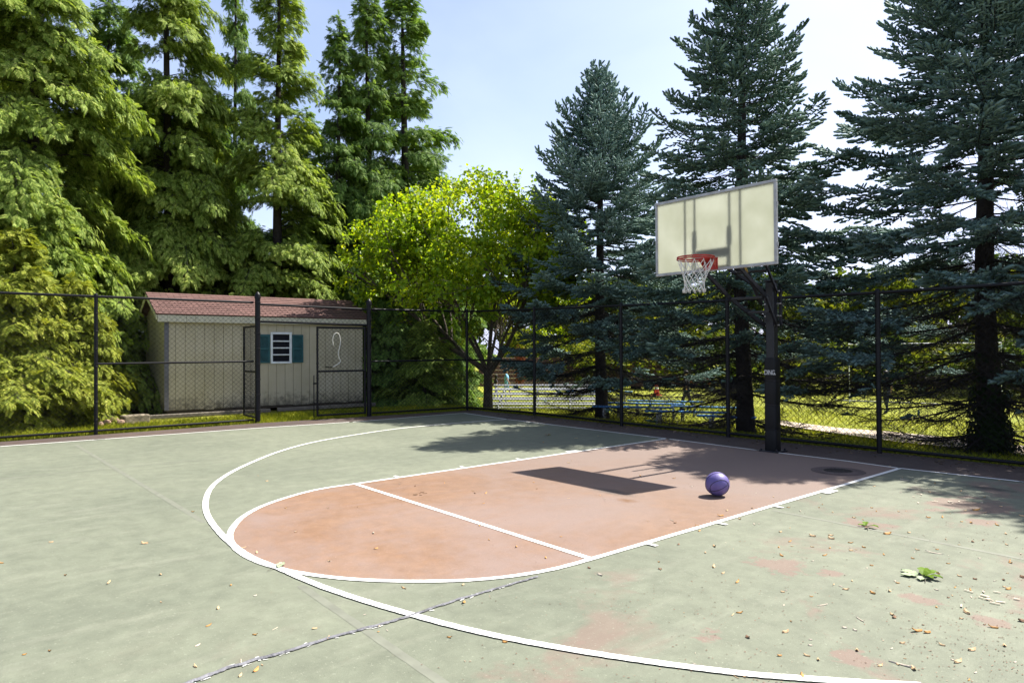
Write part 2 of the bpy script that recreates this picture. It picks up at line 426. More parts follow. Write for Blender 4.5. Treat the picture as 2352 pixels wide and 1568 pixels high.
FADED = plain('faded_line_paint', (.147, .154, .118), .7, var=.14, scale=9)

# slab under everything (border colour)
C0 = G(1073, 941)
slab = [(-9.42, -40), (30, -40), (30, 1.02), (2.6, 1.12), (-1.3, 1.2), (-6.4, 1.36), (-8.75, 1.28), (-9.12, -1.5), (-9.42, -4.0), (-9.42, -8)]
V = [(x, y, 0.0) for x, y in slab]+[(x, y, -.12) for x, y in slab]
nS = len(slab)
F = [tuple(range(nS))]+[(i, i+nS, (i+1) % nS+nS, (i+1) % nS) for i in range(nS)]
structure(mk('court_border', V, [tuple(reversed(f)) if i == 0 and False else f for i, f in enumerate(F)], BORDER))

sideL = [G(*p) for p in ((0, 1026), (225, 1010), (600, 983), (810, 969.5), (1065, 949))]
baseL = [G(*p) for p in ((1065, 949), (1168, 964), (1530, 1008), (1740, 1035), (1946, 1060), (2065, 1076.5), (2352, 1108))]
corner = sideL[-1]
def lin(pts):  # least squares straight line through pts
    A = np.array(pts)[:, :2]; c = A.mean(0); u, s_, vt = np.linalg.svd(A-c); return c, vt[0]
# green sheet: a bit outside sideline and up to the baseline
off = .11
sd = norm(np.array([sideL[0]-corner]))[0]
nleft = np.array([-abs(sd[1]), sd[0]*np.sign(sd[1])*-1, 0]); nleft = np.array([-1, 0, 0.])
gp = [corner+nleft*off+np.array([0, .05, 0])]+[p+np.array([0, .045, 0]) for p in baseL[1:]]
far = baseL[-1]+(baseL[-1]-baseL[-2])*6
gp += [far, np.array([30, -30., 0]), np.array([-8.9, -30., 0])]+[p+nleft*off for p in sideL[:-1]]
gp = np.array(gp); gp[:, 2] = .003
structure(mk('court', gp, [tuple(range(len(gp)))], GREEN))

# the key (red): straight lanes and the free throw circle head
def spline(pts, n=12):
    P = np.array([G(*p) for p in pts]); out = []
    Q = np.vstack([2*P[0]-P[1], P, 2*P[-1]-P[-2]])
    for i in range(1, len(Q)-2):
        for t in np.linspace(0, 1, n, endpoint=False):
            a, b2, c, d = Q[i-1], Q[i], Q[i+1], Q[i+2]
            out.append(.5*((2*b2)+(-a+c)*t+(2*a-5*b2+4*c-d)*t*t+(-a+3*b2-3*c+d)*t**3))
    out.append(P[-1]); return np.array(out)
def fit_circle(P, c0, r0):
    x, y = P[:, 0], P[:, 1]; A = np.c_[2*x, 2*y, np.ones(len(x))]; s_, *_ = np.linalg.lstsq(A, x*x+y*y, rcond=None)
    return s_[:2], math.sqrt(s_[2]+s_[0]**2+s_[1]**2)
LA, LD, RB, RC = G(1530, 1008), G(815, 1112), G(2066, 1076.5), G(1358, 1285)
ftpts = [(815, 1112), (723, 1126), (623, 1155), (563, 1184), (534, 1214), (528, 1238), (545, 1264), (583, 1287), (633, 1304.5), (683, 1316), (773, 1328.5), (873, 1335), (973, 1336.5), (1073, 1334), (1173, 1325), (1273, 1308), (1358, 1285)]
tppts = [(1165, 963.5), (1050, 972), (923, 984), (823, 998), (723, 1015.5), (643, 1037), (573, 1065), (520, 1092), (484, 1122), (471.5, 1161), (484, 1198), (521, 1241), (575, 1280.5), (643, 1307.5), (725, 1343.5), (825, 1378), (945, 1413.5), (1050, 1442), (1176, 1470), (1350, 1501), (1552, 1530.5), (1722, 1551), (1841, 1560.5), (1960, 1568.5), (2120, 1577)]
def smooth_curve(P, k=2):
    P = P.copy()
    for _ in range(k):
        Q = P.copy(); Q[1:-1] = .25*P[:-2]+.5*P[1:-1]+.25*P[2:]; P = Q
    return P
FT = smooth_curve(spline(ftpts), 10); TP = smooth_curve(spline(tppts), 10)
kp = np.vstack([FT, RB[None]+np.array([0, .03, 0]), LA[None]+np.array([0, .03, 0])]); kp[:, 2] = .0055
structure(mk('key_area', kp, [tuple(range(len(kp)))], RED))
def ribbon(P, wd, z):
    P = np.asarray(P)[:, :2]; d = np.gradient(P, axis=0); d /= np.linalg.norm(d, axis=1)[:, None]+1e-9
    nn = np.c_[-d[:, 1], d[:, 0]]
    jit = (rng.random((len(P), 2))-.5)*.004
    A = np.c_[P+nn*(wd/2+jit[:, :1]), np.full(len(P), z)]; B = np.c_[P-nn*(wd/2+jit[:, 1:]), np.full(len(P), z)]
    n = len(P); V = np.vstack([A, B]); i = np.arange(n-1)
    return V, np.stack([i+n, i+n+1, i+1, i], -1)
def seg(a, b, n=30): return a+(b-a)*np.linspace(0, 1, n)[:, None]
zl = .0085
ls = [ribbon(FT, .052, zl), ribbon(seg(LA, LD), .052, zl), ribbon(seg(RB, RC), .052, zl), ribbon(seg(LD, RC), .052, zl+.0008), ribbon(TP, .054, zl+.0016)]
sp = np.vstack([sideL[0]+(sideL[0]-sideL[1])*1.6, sideL]); bp_ = np.vstack([baseL, far[None]])
def dense(P): return np.vstack([seg(P[i], P[i+1], 14) for i in range(len(P)-1)])
ls += [ribbon(dense(sp), .05, zl+.0008), ribbon(dense(bp_), .05, zl+.0024)]
# lane hash marks on the outside of both lanes
lu = norm((LA-LD)[None])[0]; ru = norm((RB-RC)[None])[0]
for px, py, ln in ((1320, 1038, .28), (1190, 1055, .05), (1059, 1073, .05), (909, 1095, .05)):
    c = G(px, py); t = (c-LD)@lu; q = LD+lu*t; o2 = np.array([-lu[1], lu[0], 0])
    ls.append(ribbon(seg(q+o2*.028, q+o2*.115, 4), ln*.8, zl+.0032))
for px, py, ln in ((1895, 1129, .28), (1783, 1165, .05), (1656, 1204, .05), (1494, 1252, .05)):
    c = G(px, py); t = (c-RC)@ru; q = RC+ru*t; o2 = np.array([ru[1], -ru[0], 0])
    ls.append(ribbon(seg(q+o2*.028, q+o2*.115, 4), ln*.8, zl+.0032))
V, F = join(*ls)
structure(mk('court_line_markings', V, F, WHITE))
fd = [ribbon(seg(G(175, 1022), G(470, 1200)), .055, .0040), ribbon(seg(G(690, 1345), G(1040, 1585)), .055, .0040),
      ribbon(seg(G(0, 1100), G(530, 1050)), .04, .0042), ribbon(seg(G(1775, 1172), G(2352, 1285)), .045, .0044)]
V, F = join(*fd)
structure(mk('faded_line_markings', V, F, FADED))
# crack with lumpy grey sealant
cp = spline([(400, 1585), (470, 1556), (560, 1525), (660, 1498), (760, 1466), (860, 1440), (945, 1415), (1030, 1386), (1110, 1362), (1180, 1342), (1235, 1326)], 40)
nC = len(cp)
wv = np.array([.0150+.010*mnoise.noise((i*.21, 3, 0))+.004*mnoise.noise((i*.9, 7, 0)) for i in range(nC)])*np.linspace(1, .55, nC)
dC = norm(np.gradient(cp, axis=0)); nn = np.c_[-dC[:, 1], dC[:, 0], np.zeros(nC)]
cp = cp+nn*np.array([.012*mnoise.noise((i*.07, 0, 5)) for i in range(nC)])[:, None]
prof = [(-1, 0), (-.6, .6), (0, 1), (.6, .6), (1, 0)]
V = np.concatenate([cp+nn*(wv*a)[:, None]+np.c_[np.zeros(nC), np.zeros(nC), 0.0085+.007*h*np.ones(nC)] for a, h in prof])
F = np.concatenate([np.stack([np.arange(nC-1)+k*nC, np.arange(nC-1)+k*nC+1, np.arange(nC-1)+(k+1)*nC+1, np.arange(nC-1)+(k+1)*nC], -1)[:, ::-1] for k in range(4)])
structure(mk('crack_sealant', V, F, plain('grey_sealant', (.135, .135, .148), .8, var=.45, scale=30, bump=.5), smooth=True))
# pale flakes of paint left beside the crack
fl = []
for i in range(4, nC-4, 5):
    for sgn in (-1, 1):
        if random.random() < .22:
            q = cp[i]+nn[i]*sgn*(wv[i]+.003+random.random()*.010); a = math.atan2(dC[i][1], dC[i][0])+random.uniform(-.4, .4)
            L = .006+random.random()*.016
            fl.append(ribbon(seg(q-np.array([math.cos(a), math.sin(a), 0])*L, q+np.array([math.cos(a), math.sin(a), 0])*L, 3), .004+random.random()*.006, .0072))
V, F = join(*fl)
structure(mk('flaked_paint', V, F, plain('flaked_white_paint', (.50, .51, .48), .7)))

# ------------------------------------------------------------------ fences
BLACK = plain('black_vinyl_coating', (.006, .006, .008), .45, var=.25, scale=20, spec=.22)
WIRE = plain('black_wire', (.006, .006, .008), .5, var=.2, scale=20, spec=.2)

def chainlink(a, b, z0, z1, z0b=None, z1b=None, pw=.105, ph=.094, rad=.0040):
    """woven zigzag wires between two ground points"""
    a = np.array(a[:2], float); b = np.array(b[:2], float); L = np.linalg.norm(b-a); d = (b-a)/L; n = np.array([d[1], -d[0]])
    z0b = z0 if z0b is None else z0b; z1b = z1 if z1b is None else z1b
    nst = max(2, int(round(L/(pw/2)))); rows = max(2, int(round((z1-z0)/(ph/2))))
    polys = []
    k = np.arange(rows+1)
    for i in range(nst):
        t0 = i/nst; t1 = (i+1)/nst
        # strand i swings between column i and column i+1 so that neighbours interlock
        s = np.where(k % 2 == (i % 2), t0, t1)*L
        f = s/L
        zz0 = z0+(z0b-z0)*f; zz1 = z1+(z1b-z1)*f
        z = zz0+(zz1-zz0)*k/rows
        offn = np.where(k % 2 == 0, .003, -.003)
        P = np.c_[a[0]+d[0]*s+n[0]*offn, a[1]+d[1]*s+n[1]*offn, z]
        polys.append((P, rad))
    return tubes(polys, 3, np.array([n[0], n[1], 0.0]))

def post(parent, p, h, r, cap=None, name='post', m=BLACK, z0=-.06):
    mb = MB(); mb.lathe((p[0], p[1], 0), [(r, z0), (r, h)], 14)
    if cap == 'dome':
        mb.lathe((p[0], p[1], h), [(r*1.18, -.02), (r*1.18, .05), (r*1.0, .085), (r*.55, .11), (r*.35, .125), (r*.1, .135)], 14)
    else:
        mb.lathe((p[0], p[1], h), [(r*1.12, -.03), (r*1.12, .005), (r*.7, .03), (r*.1, .036)], 14)
    # tension bands
    if r > .03:
        for z in np.arange(.25, h-.1, .33):
            mb.lathe((p[0], p[1], z), [(r*1.0, 0), (r*1.13, .004), (r*1.13, .026), (r*1.0, .03)], 12)
    return mb.build(name, m, parent, True)

def rail(parent, a, b, r, name):
    mb = MB(); mb.tube([a, b], r, 10); return mb.build(name, BLACK, parent, True)

def vz(p, z): return (p[0], p[1], z)
P220, P592, P848, PC = G(220, 997), G(592, 970), G(848, 955), G(1073, 941)
Pm1 = P220+(P220-P592)*1.0
Pm2 = P220+(P220-P592)*2.0
H = {'m2': 2.56, 'm1': 2.58, '220': 2.59, '592': 2.60, '848': 2.53, 'c': 2.55}
def fence_section(label, posts, heights, midspans=(), rp=.032, cat='fence', caps=None, skip_post=(), grp='black chain link fences round the court'):
    t = thing('chain_link_fence', label, cat, (0, 0, 0), group=grp)
    for i, (p, h) in enumerate(zip(posts, heights)):
        if i not in skip_post: post(t, p, h, rp if not (caps and i in caps) else .05, 'dome' if caps and i in caps else None)
    for i in range(len(posts)-1):
        a, b = posts[i], posts[i+1]; ha, hb = heights[i], heights[i+1]
        rail(t, vz(a, ha-.025), vz(b, hb-.025), .024, 'top_rail')
        rail(t, vz(a, .065), vz(b, .065), .022, 'bottom_rail')
        if i in midspans: rail(t, vz(a, ha*.505), vz(b, hb*.505), .021, 'mid_rail')
        V, F = chainlink(a, b, .03, ha, .03, hb)
        mk('wire_mesh', V, F, WIRE, t)
    return t
fence_section('black chain link fence with a mid rail left of the open gate', [Pm2, Pm1, P220, P592-(P592-P220)*.03], [H['m2'], H['m1'], H['220'], H['592']], midspans=(2,), skip_post=(3,))
fence_section('short black chain link fence section between the closed gate leaf and the court corner', [P848+(PC-P848)*.03, PC-(PC-P848)*.012], [H['848'], H['c']], midspans=(0,), skip_post=(0, 1))
R1, R2, R3, R4 = G(1228, 954), G(1428, 978), G(1673, 1003), G(2020, 1040)
R5 = R4+(R4-R3)*1.05; R6 = R5+(R4-R3)*1.05; R7 = R6+(R4-R3)*1.05
fence_section('long black chain link fence behind the basketball hoop, in front of the blue spruces', [PC, R1, R2, R3, R4, R5, R6, R7], [H['c'], 2.50, 2.42, 2.38, 2.34, 2.34, 2.34, 2.34], midspans=(0,), rp=.036)
# bits of repair wire on the long fence
# gate
gate = thing('fence_gate', 'black double gate with one leaf swung open in front of the shed', 'gate', (0, 0, 0))
gp1 = post(gate, P592, 2.68, .055, 'dome', 'gate_post'); gp2 = post(gate, P848, 2.62, .055, 'dome', 'gate_post')
rail(gate, vz(P592, 2.54), vz(P848, 2.50), .024, 'top_rail'); rail(gate, vz(P592, 2.17), vz(P848, 2.13), .024, 'transom_rail')
dg = norm((P848-P592)[None])[0]
V, F = chainlink(P592+dg*.055, P848-dg*.055, 2.17, 2.54, 2.13, 2.50)
mk('transom_mesh', V, F, WIRE, gate)
def leaf(a, b, h, za):
    a = np.array(a, float); b = np.array(b, float); d = norm((b-a)[None])[0]
    mb = MB()
    for p in (a, b): mb.tube([vz(p, za), vz(p, h)], .024, 10)
    for z in (za+.02, h-.02, za+(h-za)*.50): mb.tube([vz(a, z), vz(b, z)], .022, 10)
    for p in (a, b):
        for z in np.linspace(za+.2, h-.2, 6): mb.lathe((p[0], p[1], z), [(.024, 0), (.030, .004), (.030, .024), (.024, .028)], 10)
    f = mb.build('gate_leaf', BLACK, gate, True)
    V, F = chainlink(a+d*.02, b-d*.02, za+.03, h-.02); mk('leaf_mesh', V, F, WIRE, f)
    return f
lf2 = leaf(P848-dg*.10, P848-dg*1.22, 2.08, .06)
# drop rod and latch on the closed leaf
mb = MB(); q = P848-dg*1.30; mb.tube([vz(q, -.01), vz(q, .95)], .011, 8); mb.tube([vz(q, .95), (q[0]+.05, q[1]-.02, .98)], .011, 8)
for z in (.35, .8): mb.box(vz(P848-dg*1.26, z), (.05, .11, .035), bev=.006)
mb.build('drop_rod', BLACK, lf2, True)
hinge = P592+np.array([-.06, .03, 0])
leaf(hinge, hinge+np.array([-1.13, .10, 0]), 2.10, .06)
# hinges on the open side
mb = MB()
for z in (.4, 1.75):
    mb = MB(); mb.box(vz(P592+np.array([-.05, .02, 0]), z), (.10, .06, .06), bev=.01); mb.build('hinge', BLACK, gate)
# cable looped over the closed leaf
qa = P848-dg*.80
loop = []
nv = np.array([dg[1], -dg[0], 0])
for t in np.linspace(0, 1, 40):
    # narrow figure of eight, hanging
    a = t*2*math.pi
    wdt = .085*(1 if t < .5 else -1)
for s_, z in [(.0, 1.62), (-.02, 1.50), (-.05, 1.66), (-.06, 1.80), (-.03, 1.91), (.03, 1.94), (.07, 1.88), (.09, 1.74), (.07, 1.60), (.045, 1.48), (.06, 1.38), (.09, 1.30), (.05, 1.24), (-.02, 1.19), (-.07, 1.16)]:
    loop.append(qa+dg*s_*1.2+nv*.02+np.array([0, 0, z]))
loop = np.array(loop[2:])
Q = np.vstack([2*loop[0]-loop[1], loop, 2*loop[-1]-loop[-2]]); LP = []
for i in range(1, len(Q)-2):
    for t in np.linspace(0, 1, 6, endpoint=False):
        a, b2, c, d = Q[i-1], Q[i], Q[i+1], Q[i+2]
        LP.append(.5*((2*b2)+(-a+c)*t+(2*a-5*b2+4*c-d)*t*t+(-a+3*b2-3*c+d)*t**3))
mb = MB(); mb.tube(LP, .009, 8)
tag(mb.build('cable', plain('pale_plastic_cable', (.62, .60, .52), .4), None, True), 'pale plastic cable looped and hung on the closed gate leaf', 'cable')

# ------------------------------------------------------------------ shed
SIDING = None
def siding_material():
    m, n, l, b = newmat('painted_siding')
    tc = n.new('ShaderNodeTexCoord')
    nz = n.new('ShaderNodeTexNoise'); nz.inputs['Scale'].default_value = 1.6; nz.inputs['Detail'].default_value = 7; l.new(tc.outputs['Object'], nz.inputs['Vector'])
    mpn = n.new('ShaderNodeMapping'); mpn.inputs['Scale'].default_value = (30, 30, 1.2); l.new(tc.outputs['Object'], mpn.inputs['Vector'])
    gr = n.new('ShaderNodeTexNoise'); gr.inputs['Scale'].default_value = 2; gr.inputs['Detail'].default_value = 5; l.new(mpn.outputs[0], gr.inputs['Vector'])
    r = n.new('ShaderNodeValToRGB'); r.color_ramp.elements[0].position = .35; r.color_ramp.elements[1].position = .65
    r.color_ramp.elements[0].color = (.455, .395, .265, 1); r.color_ramp.elements[1].color = (.53, .465, .335, 1); l.new(nz.outputs['Fac'], r.inputs['Fac'])
    r2 = n.new('ShaderNodeValToRGB'); r2.color_ramp.elements[0].color = (.85, .84, .82, 1); r2.color_ramp.elements[1].color = (1.05, 1.05, 1.05, 1); l.new(gr.outputs['Fac'], r2.inputs['Fac'])
    mm = n.new('ShaderNodeMix'); mm.data_type = 'RGBA'; mm.blend_type = 'MULTIPLY'; mm.inputs[0].default_value = 1; l.new(r.outputs[0], mm.inputs[6]); l.new(r2.outputs[0], mm.inputs[7])
    # splashed dirt and mildew along the foot of the wall
    sep = n.new('ShaderNodeSeparateXYZ'); l.new(tc.outputs['Object'], sep.inputs[0])
    n3 = n.new('ShaderNodeTexNoise'); n3.inputs['Scale'].default_value = 7; n3.inputs['Detail'].default_value = 9; n3.inputs['Roughness'].default_value = .75; l.new(tc.outputs['Object'], n3.inputs['Vector'])
    ad = n.new('ShaderNodeMath'); ad.operation = 'MULTIPLY_ADD'; l.new(n3.outputs['Fac'], ad.inputs[0]); ad.inputs[1].default_value = -1.5; l.new(sep.outputs[2], ad.inputs[2])
    mr = n.new('ShaderNodeMapRange'); mr.inputs[1].default_value = -.30; mr.inputs[2].default_value = -.72; mr.inputs[4].default_value = .85; l.new(ad.outputs[0], mr.inputs[0])
    m2 = n.new('ShaderNodeMix'); m2.data_type = 'RGBA'; l.new(mr.outputs[0], m2.inputs[0]); l.new(mm.outputs[2], m2.inputs[6]); m2.inputs[7].default_value = (.06, .052, .035, 1)
    l.new(m2.outputs[2], b.inputs['Base Color']); b.inputs['Roughness'].default_value = .75
    bp = n.new('ShaderNodeBump'); bp.inputs['Strength'].default_value = .15; bp.inputs['Distance'].default_value = .01; l.new(gr.outputs['Fac'], bp.inputs['Height']); l.new(bp.outputs[0], b.inputs['Normal'])
    return m
def shingle_material():
    m, n, l, b = newmat('red_shingles')
    tc = n.new('ShaderNodeTexCoord')
    br = n.new('ShaderNodeTexBrick'); br.inputs['Scale'].default_value = 1; br.inputs['Mortar Size'].default_value = .006; br.inputs['Brick Width'].default_value = .30; br.inputs['Row Height'].default_value = .142
    br.inputs['Color1'].default_value = (.105, .055, .048, 1); br.inputs['Color2'].default_value = (.150, .080, .070, 1); br.inputs['Mortar'].default_value = (.08, .035, .03, 1); br.inputs['Bias'].default_value = 0
    l.new(tc.outputs['Object'], br.inputs['Vector'])
    nz = n.new('ShaderNodeTexNoise'); nz.inputs['Scale'].default_value = 2.2; nz.inputs['Detail'].default_value = 8; l.new(tc.outputs['Object'], nz.inputs['Vector'])
    r2 = n.new('ShaderNodeValToRGB'); r2.color_ramp.elements[0].color = (.8, .78, .76, 1); r2.color_ramp.elements[1].color = (1.15, 1.12, 1.1, 1); l.new(nz.outputs['Fac'], r2.inputs['Fac'])
    mm = n.new('ShaderNodeMix'); mm.data_type = 'RGBA'; mm.blend_type = 'MULTIPLY'; mm.inputs[0].default_value = 1; l.new(br.outputs['Color'], mm.inputs[6]); l.new(r2.outputs[0], mm.inputs[7])
    l.new(mm.outputs[2], b.inputs['Base Color']); b.inputs['Roughness'].default_value = .9
    return m
SID = siding_material(); SHI = shingle_material()
TRIM = plain('cream_trim_paint', (.56, .52, .39), .6, var=.1, scale=5)
TH = R(4.0)
WL, WH, ZB, SD = 5.05, 2.26, .13, 2.7            # length, wall height, floor height, depth
org = G(381, 948, ZB); org = np.array([-12.55, org[1], 0])
d0 = ray_dir(380, 948); org = CAM+d0*(-12.55-CX)/d0[0]; org[2] = 0
shed = thing('shed', 'cream wooden shed with red shingle roof behind the fence gate', 'shed', tuple(org), 0)
shed.rotation_euler = (0, 0, math.pi/2-TH)        # local x runs along the front wall, local -y faces the court
bw = WL/23
mb = MB()
OPX0, OPX1, OPZ0, OPZ1 = 2.49, 3.00, ZB+1.10, ZB+1.88
for i in range(23):
    x0 = i*bw; x1 = x0+bw-.010
    def board(z0, z1, xa=x0, xb=x1): mb.box(((xa+xb)/2, .011, (z0+z1)/2), (xb-xa, .022, z1-z0))
    if x1 > OPX0 and x0 < OPX1:
        board(ZB, OPZ0); board(OPZ1, ZB+WH)
        if x0 < OPX0: board(OPZ0, OPZ1, x0, OPX0)
        if x1 > OPX1: board(OPZ0, OPZ1, OPX1, x1)
    else: board(ZB-.02*(math.sin(i*5.1) > .7), ZB+WH)
mb.box((OPX0/2-.0, .030, ZB+WH/2), (OPX0, .016, WH-.02)); mb.box(((OPX1+WL)/2, .030, ZB+WH/2), (WL-OPX1, .016, WH-.02))
mb.box(((OPX0+OPX1)/2, .030, (ZB+OPZ0)/2), (OPX1-OPX0-.004, .016, OPZ0-ZB-.02)); mb.box(((OPX0+OPX1)/2, .030, (OPZ1+ZB+WH)/2), (OPX1-OPX0-.004, .016, ZB+WH-OPZ1-.02))
mb.build('front_wall', SID, shed)
RIDZ = ZB+WH+.62
for nm, xx in (('gable_wall', .0), ('gable_wall', WL-.024)):
    mb = MB(); nb = 12; w2 = (SD-.05)/nb
    for i in range(nb):
        y0 = .045+i*w2; y1 = y0+w2-.008
        def zt(y): return ZB+WH+.06+(RIDZ-ZB-WH-.10)*(1-abs(y-SD/2)/(SD/2))
        mb.add([(xx, y0, ZB), (xx+.022, y0, ZB), (xx+.022, y1, ZB), (xx, y1, ZB), (xx, y0, zt(y0)), (xx+.022, y0, zt(y0)), (xx+.022, y1, zt(y1)), (xx, y1, zt(y1))],
               [(0, 3, 2, 1), (4, 5, 6, 7), (0, 1, 5, 4), (1, 2, 6, 5), (2, 3, 7, 6), (3, 0, 4, 7)])
    mb.box((xx+(.03 if xx < 1 else -.008), SD/2, ZB+WH/2), (.012, SD-.1, WH)); mb.build(nm, SID, shed)
mb = MB(); mb.box((WL/2, SD-.012, ZB+WH/2), (WL, .024, WH)); mb.build('back_wall', SID, shed)
mb = MB(); mb.box((WL/2, SD/2, ZB-.035), (WL-.06, SD-.06, .06)); mb.build('floor', plain('dark_wood', (.06, .045, .03), .85), shed)
# corner trims
DTR = plain('grey_corner_trim', (.13, .125, .14), .6)
mb = MB(); mb.box((.02, -.012, ZB+WH/2), (.10, .020, WH), bev=.003); mb.build('corner_board', DTR, shed)
# roof: two slopes, shingle courses stepped; each slope has its own local frame
OH = .12; RO = .22
rise = RIDZ-(ZB+WH+.06); run = SD/2
ang = math.atan2(rise, run); SLn = math.hypot(rise, run)+OH/math.cos(ang)
def slope(name, sgn):
    mb = MB(); ncs = 11; ch = SLn/ncs; LX = WL+2*RO
    for k in range(ncs):
        y0 = k*ch; n2 = 36
        for j in range(n2):
            xa = j*LX/n2; xb = xa+LX/n2-.004
            jz = random.random()*.004
            mb.add([(xa, y0-.012, .0), (xb, y0-.012, .0), (xb, y0-.012, .014+jz), (xa, y0-.012, .014+jz), (xa, y0+ch, .0), (xb, y0+ch, .0), (xb, y0+ch, .004), (xa, y0+ch, .004)],
                   [(0, 1, 2, 3), (3, 2, 6, 7), (4, 7, 6, 5), (0, 4, 5, 1), (0, 3, 7, 4), (1, 5, 6, 2)])
    mb.box((LX/2, SLn/2, -.014), (LX-.01, SLn-.01, .024))
    o = mb.build(name, SHI, shed)
    if sgn > 0:
        o.location = (-RO, -OH, ZB+WH+.06-OH*math.tan(ang)+.03); o.rotation_euler = (ang, 0, 0)
    else:
        o.location = (WL+RO, SD+OH, ZB+WH+.06-OH*math.tan(ang)+.03); o.rotation_euler = (ang, 0, math.pi)
    return o
slope('roof', 1); slope('roof', -1)
mb = MB()
for j in range(30):
    x = -RO+j*(WL+2*RO)/30
    for s2 in (1, -1):
        rot = Matrix.Rotation(ang*s2*-1, 3, 'X')
        mb.box((x+(WL+2*RO)/60, SD/2+s2*.065, RIDZ+.036-.04), ((WL+2*RO)/30-.004, .15, .012+.003*(j % 2)), rot=rot)
mb.build('ridge_cap', SHI, shed)
# fascia of butted boards under the eave, rake boards on the gable
mb = MB(); fz = ZB+WH+.06-OH*math.tan(ang)-.075
for j in range(26):
    x = -RO+.03+j*(WL+2*RO-.06)/26; mb.box((x+(WL+2*RO)/52, -OH+.022, fz), ((WL+2*RO-.06)/26-.005, .022, .165))
mb.build('fascia', TRIM, shed)
for xx in (-RO+.012, WL+RO-.012):
    mb = MB()
    for s2 in (0, 1):
        ya, yb = (-OH+.035, SD/2-.002) if s2 == 0 else (SD/2+.002, SD+OH-.03)
        za, zb_ = ZB+WH+.06-OH*math.tan(ang)-.03, RIDZ-.05
        if s2: za, zb_ = zb_, za
        mb.add([(xx-.01, ya, za-.07), (xx+.01, ya, za-.07), (xx+.01, yb, zb_-.07), (xx-.01, yb, zb_-.07), (xx-.01, ya, za+.035), (xx+.01, ya, za+.035), (xx+.01, yb, zb_+.035), (xx-.01, yb, zb_+.035)],
               [(0, 3, 2, 1), (4, 5, 6, 7), (0, 1, 5, 4), (1, 2, 6, 5), (2, 3, 7, 6), (3, 0, 4, 7)])
    mb.build('rake_board', TRIM, shed)
# window with louvred teal shutters
WF = plain('white_window_paint', (.72, .74, .75), .5); TEAL = plain('teal_shutter_paint', (.016, .088, .096), .55, var=.25, scale=6)
GL = plain('dark_window_glass', (.006, .007, .012), .25, var=.2, spec=.2)
mb = MB()
wx0, wx1, wz0, wz1 = OPX0-.02, OPX1+.02, OPZ0-.02, OPZ1+.02
fw = .055
mb.box(((wx0+wx1)/2, -.012, wz1-fw/2), (wx1-wx0, .045, fw), bev=.004); mb.box(((wx0+wx1)/2, -.012, wz0+fw/2), (wx1-wx0, .045, fw), bev=.004)
for x in (wx0+fw/2, wx1-fw/2): mb.box((x, -.010, (wz0+wz1)/2), (fw, .041, wz1-wz0-2*fw), bev=.004)
for k in (1, 2, 3): mb.box(((wx0+wx1)/2, -.004, wz0+fw+(wz1-wz0-2*fw)*k/4), (wx1-wx0-2*fw, .03, .032), bev=.003)
win = mb.build('window', WF, shed)
mb = MB(); mb.box(((wx0+wx1)/2, .012, (wz0+wz1)/2), (wx1-wx0-.06, .008, wz1-wz0-.06)); mb.build('pane', GL, win)
for xs0 in (wx0-.315, wx1+.012):
    mb = MB(); sw = .30; zc = (wz0+wz1)/2-.02; sh = wz1-wz0-.08
    for x in (xs0+.022, xs0+sw-.022): mb.box((x, -.014, zc), (.044, .028, sh), bev=.004)
    for z in (zc-sh/2+.025, zc+sh/2-.025, zc): mb.box((xs0+sw/2, -.014, z), (sw-.09, .026, .05))
    for k in range(24):
        z = zc-sh/2+.065+k*(sh-.13)/23
        if abs(z-zc) > .035: mb.box((xs0+sw/2, -.012, z), (sw-.088, .020, .012), rot=Matrix.Rotation(R(-35), 3, 'X'))
    mb.box((xs0+sw/2, -.002, zc), (sw-.088, .004, sh-.1))
    mb.build('shutter', TEAL, shed)
mb = MB(); mb.bar((3.92, -.012, ZB+.98), (4.14, -.012, ZB+.955), .014, .02); mb.build('latch', BLACK, shed)
# timbers under and before the shed
WOOD = plain('weathered_grey_timber', (.17, .145, .115), .85, var=.3, scale=5, bump=.4)
def timber(x0, x1, y, z, hgt, label, tilt=0):
    a = shed.matrix_basis
    M4 = Matrix.Translation(Vector(org)) @ Matrix.Rotation(math.pi/2-TH, 4, 'Z')
    mb = MB(); p = M4 @ Vector((x0, y, z)); q2 = M4 @ Vector((x1, y+tilt, z)); c = (p+q2)/2
    mb.bar(p-c, q2-c, .10, hgt); o = mb.build('timber', WOOD); o.location = c
    tag(o, label, 'timber', 'weathered timbers lying along the shed')
timber(-.55, 2.35, -.42, .035, .09, 'long grey timber on the grass under the left half of the shed wall', .06)
timber(2.55, 5.3, -.30, .035, .09, 'long grey timber on the grass under the shed window and closed gate leaf', .05)
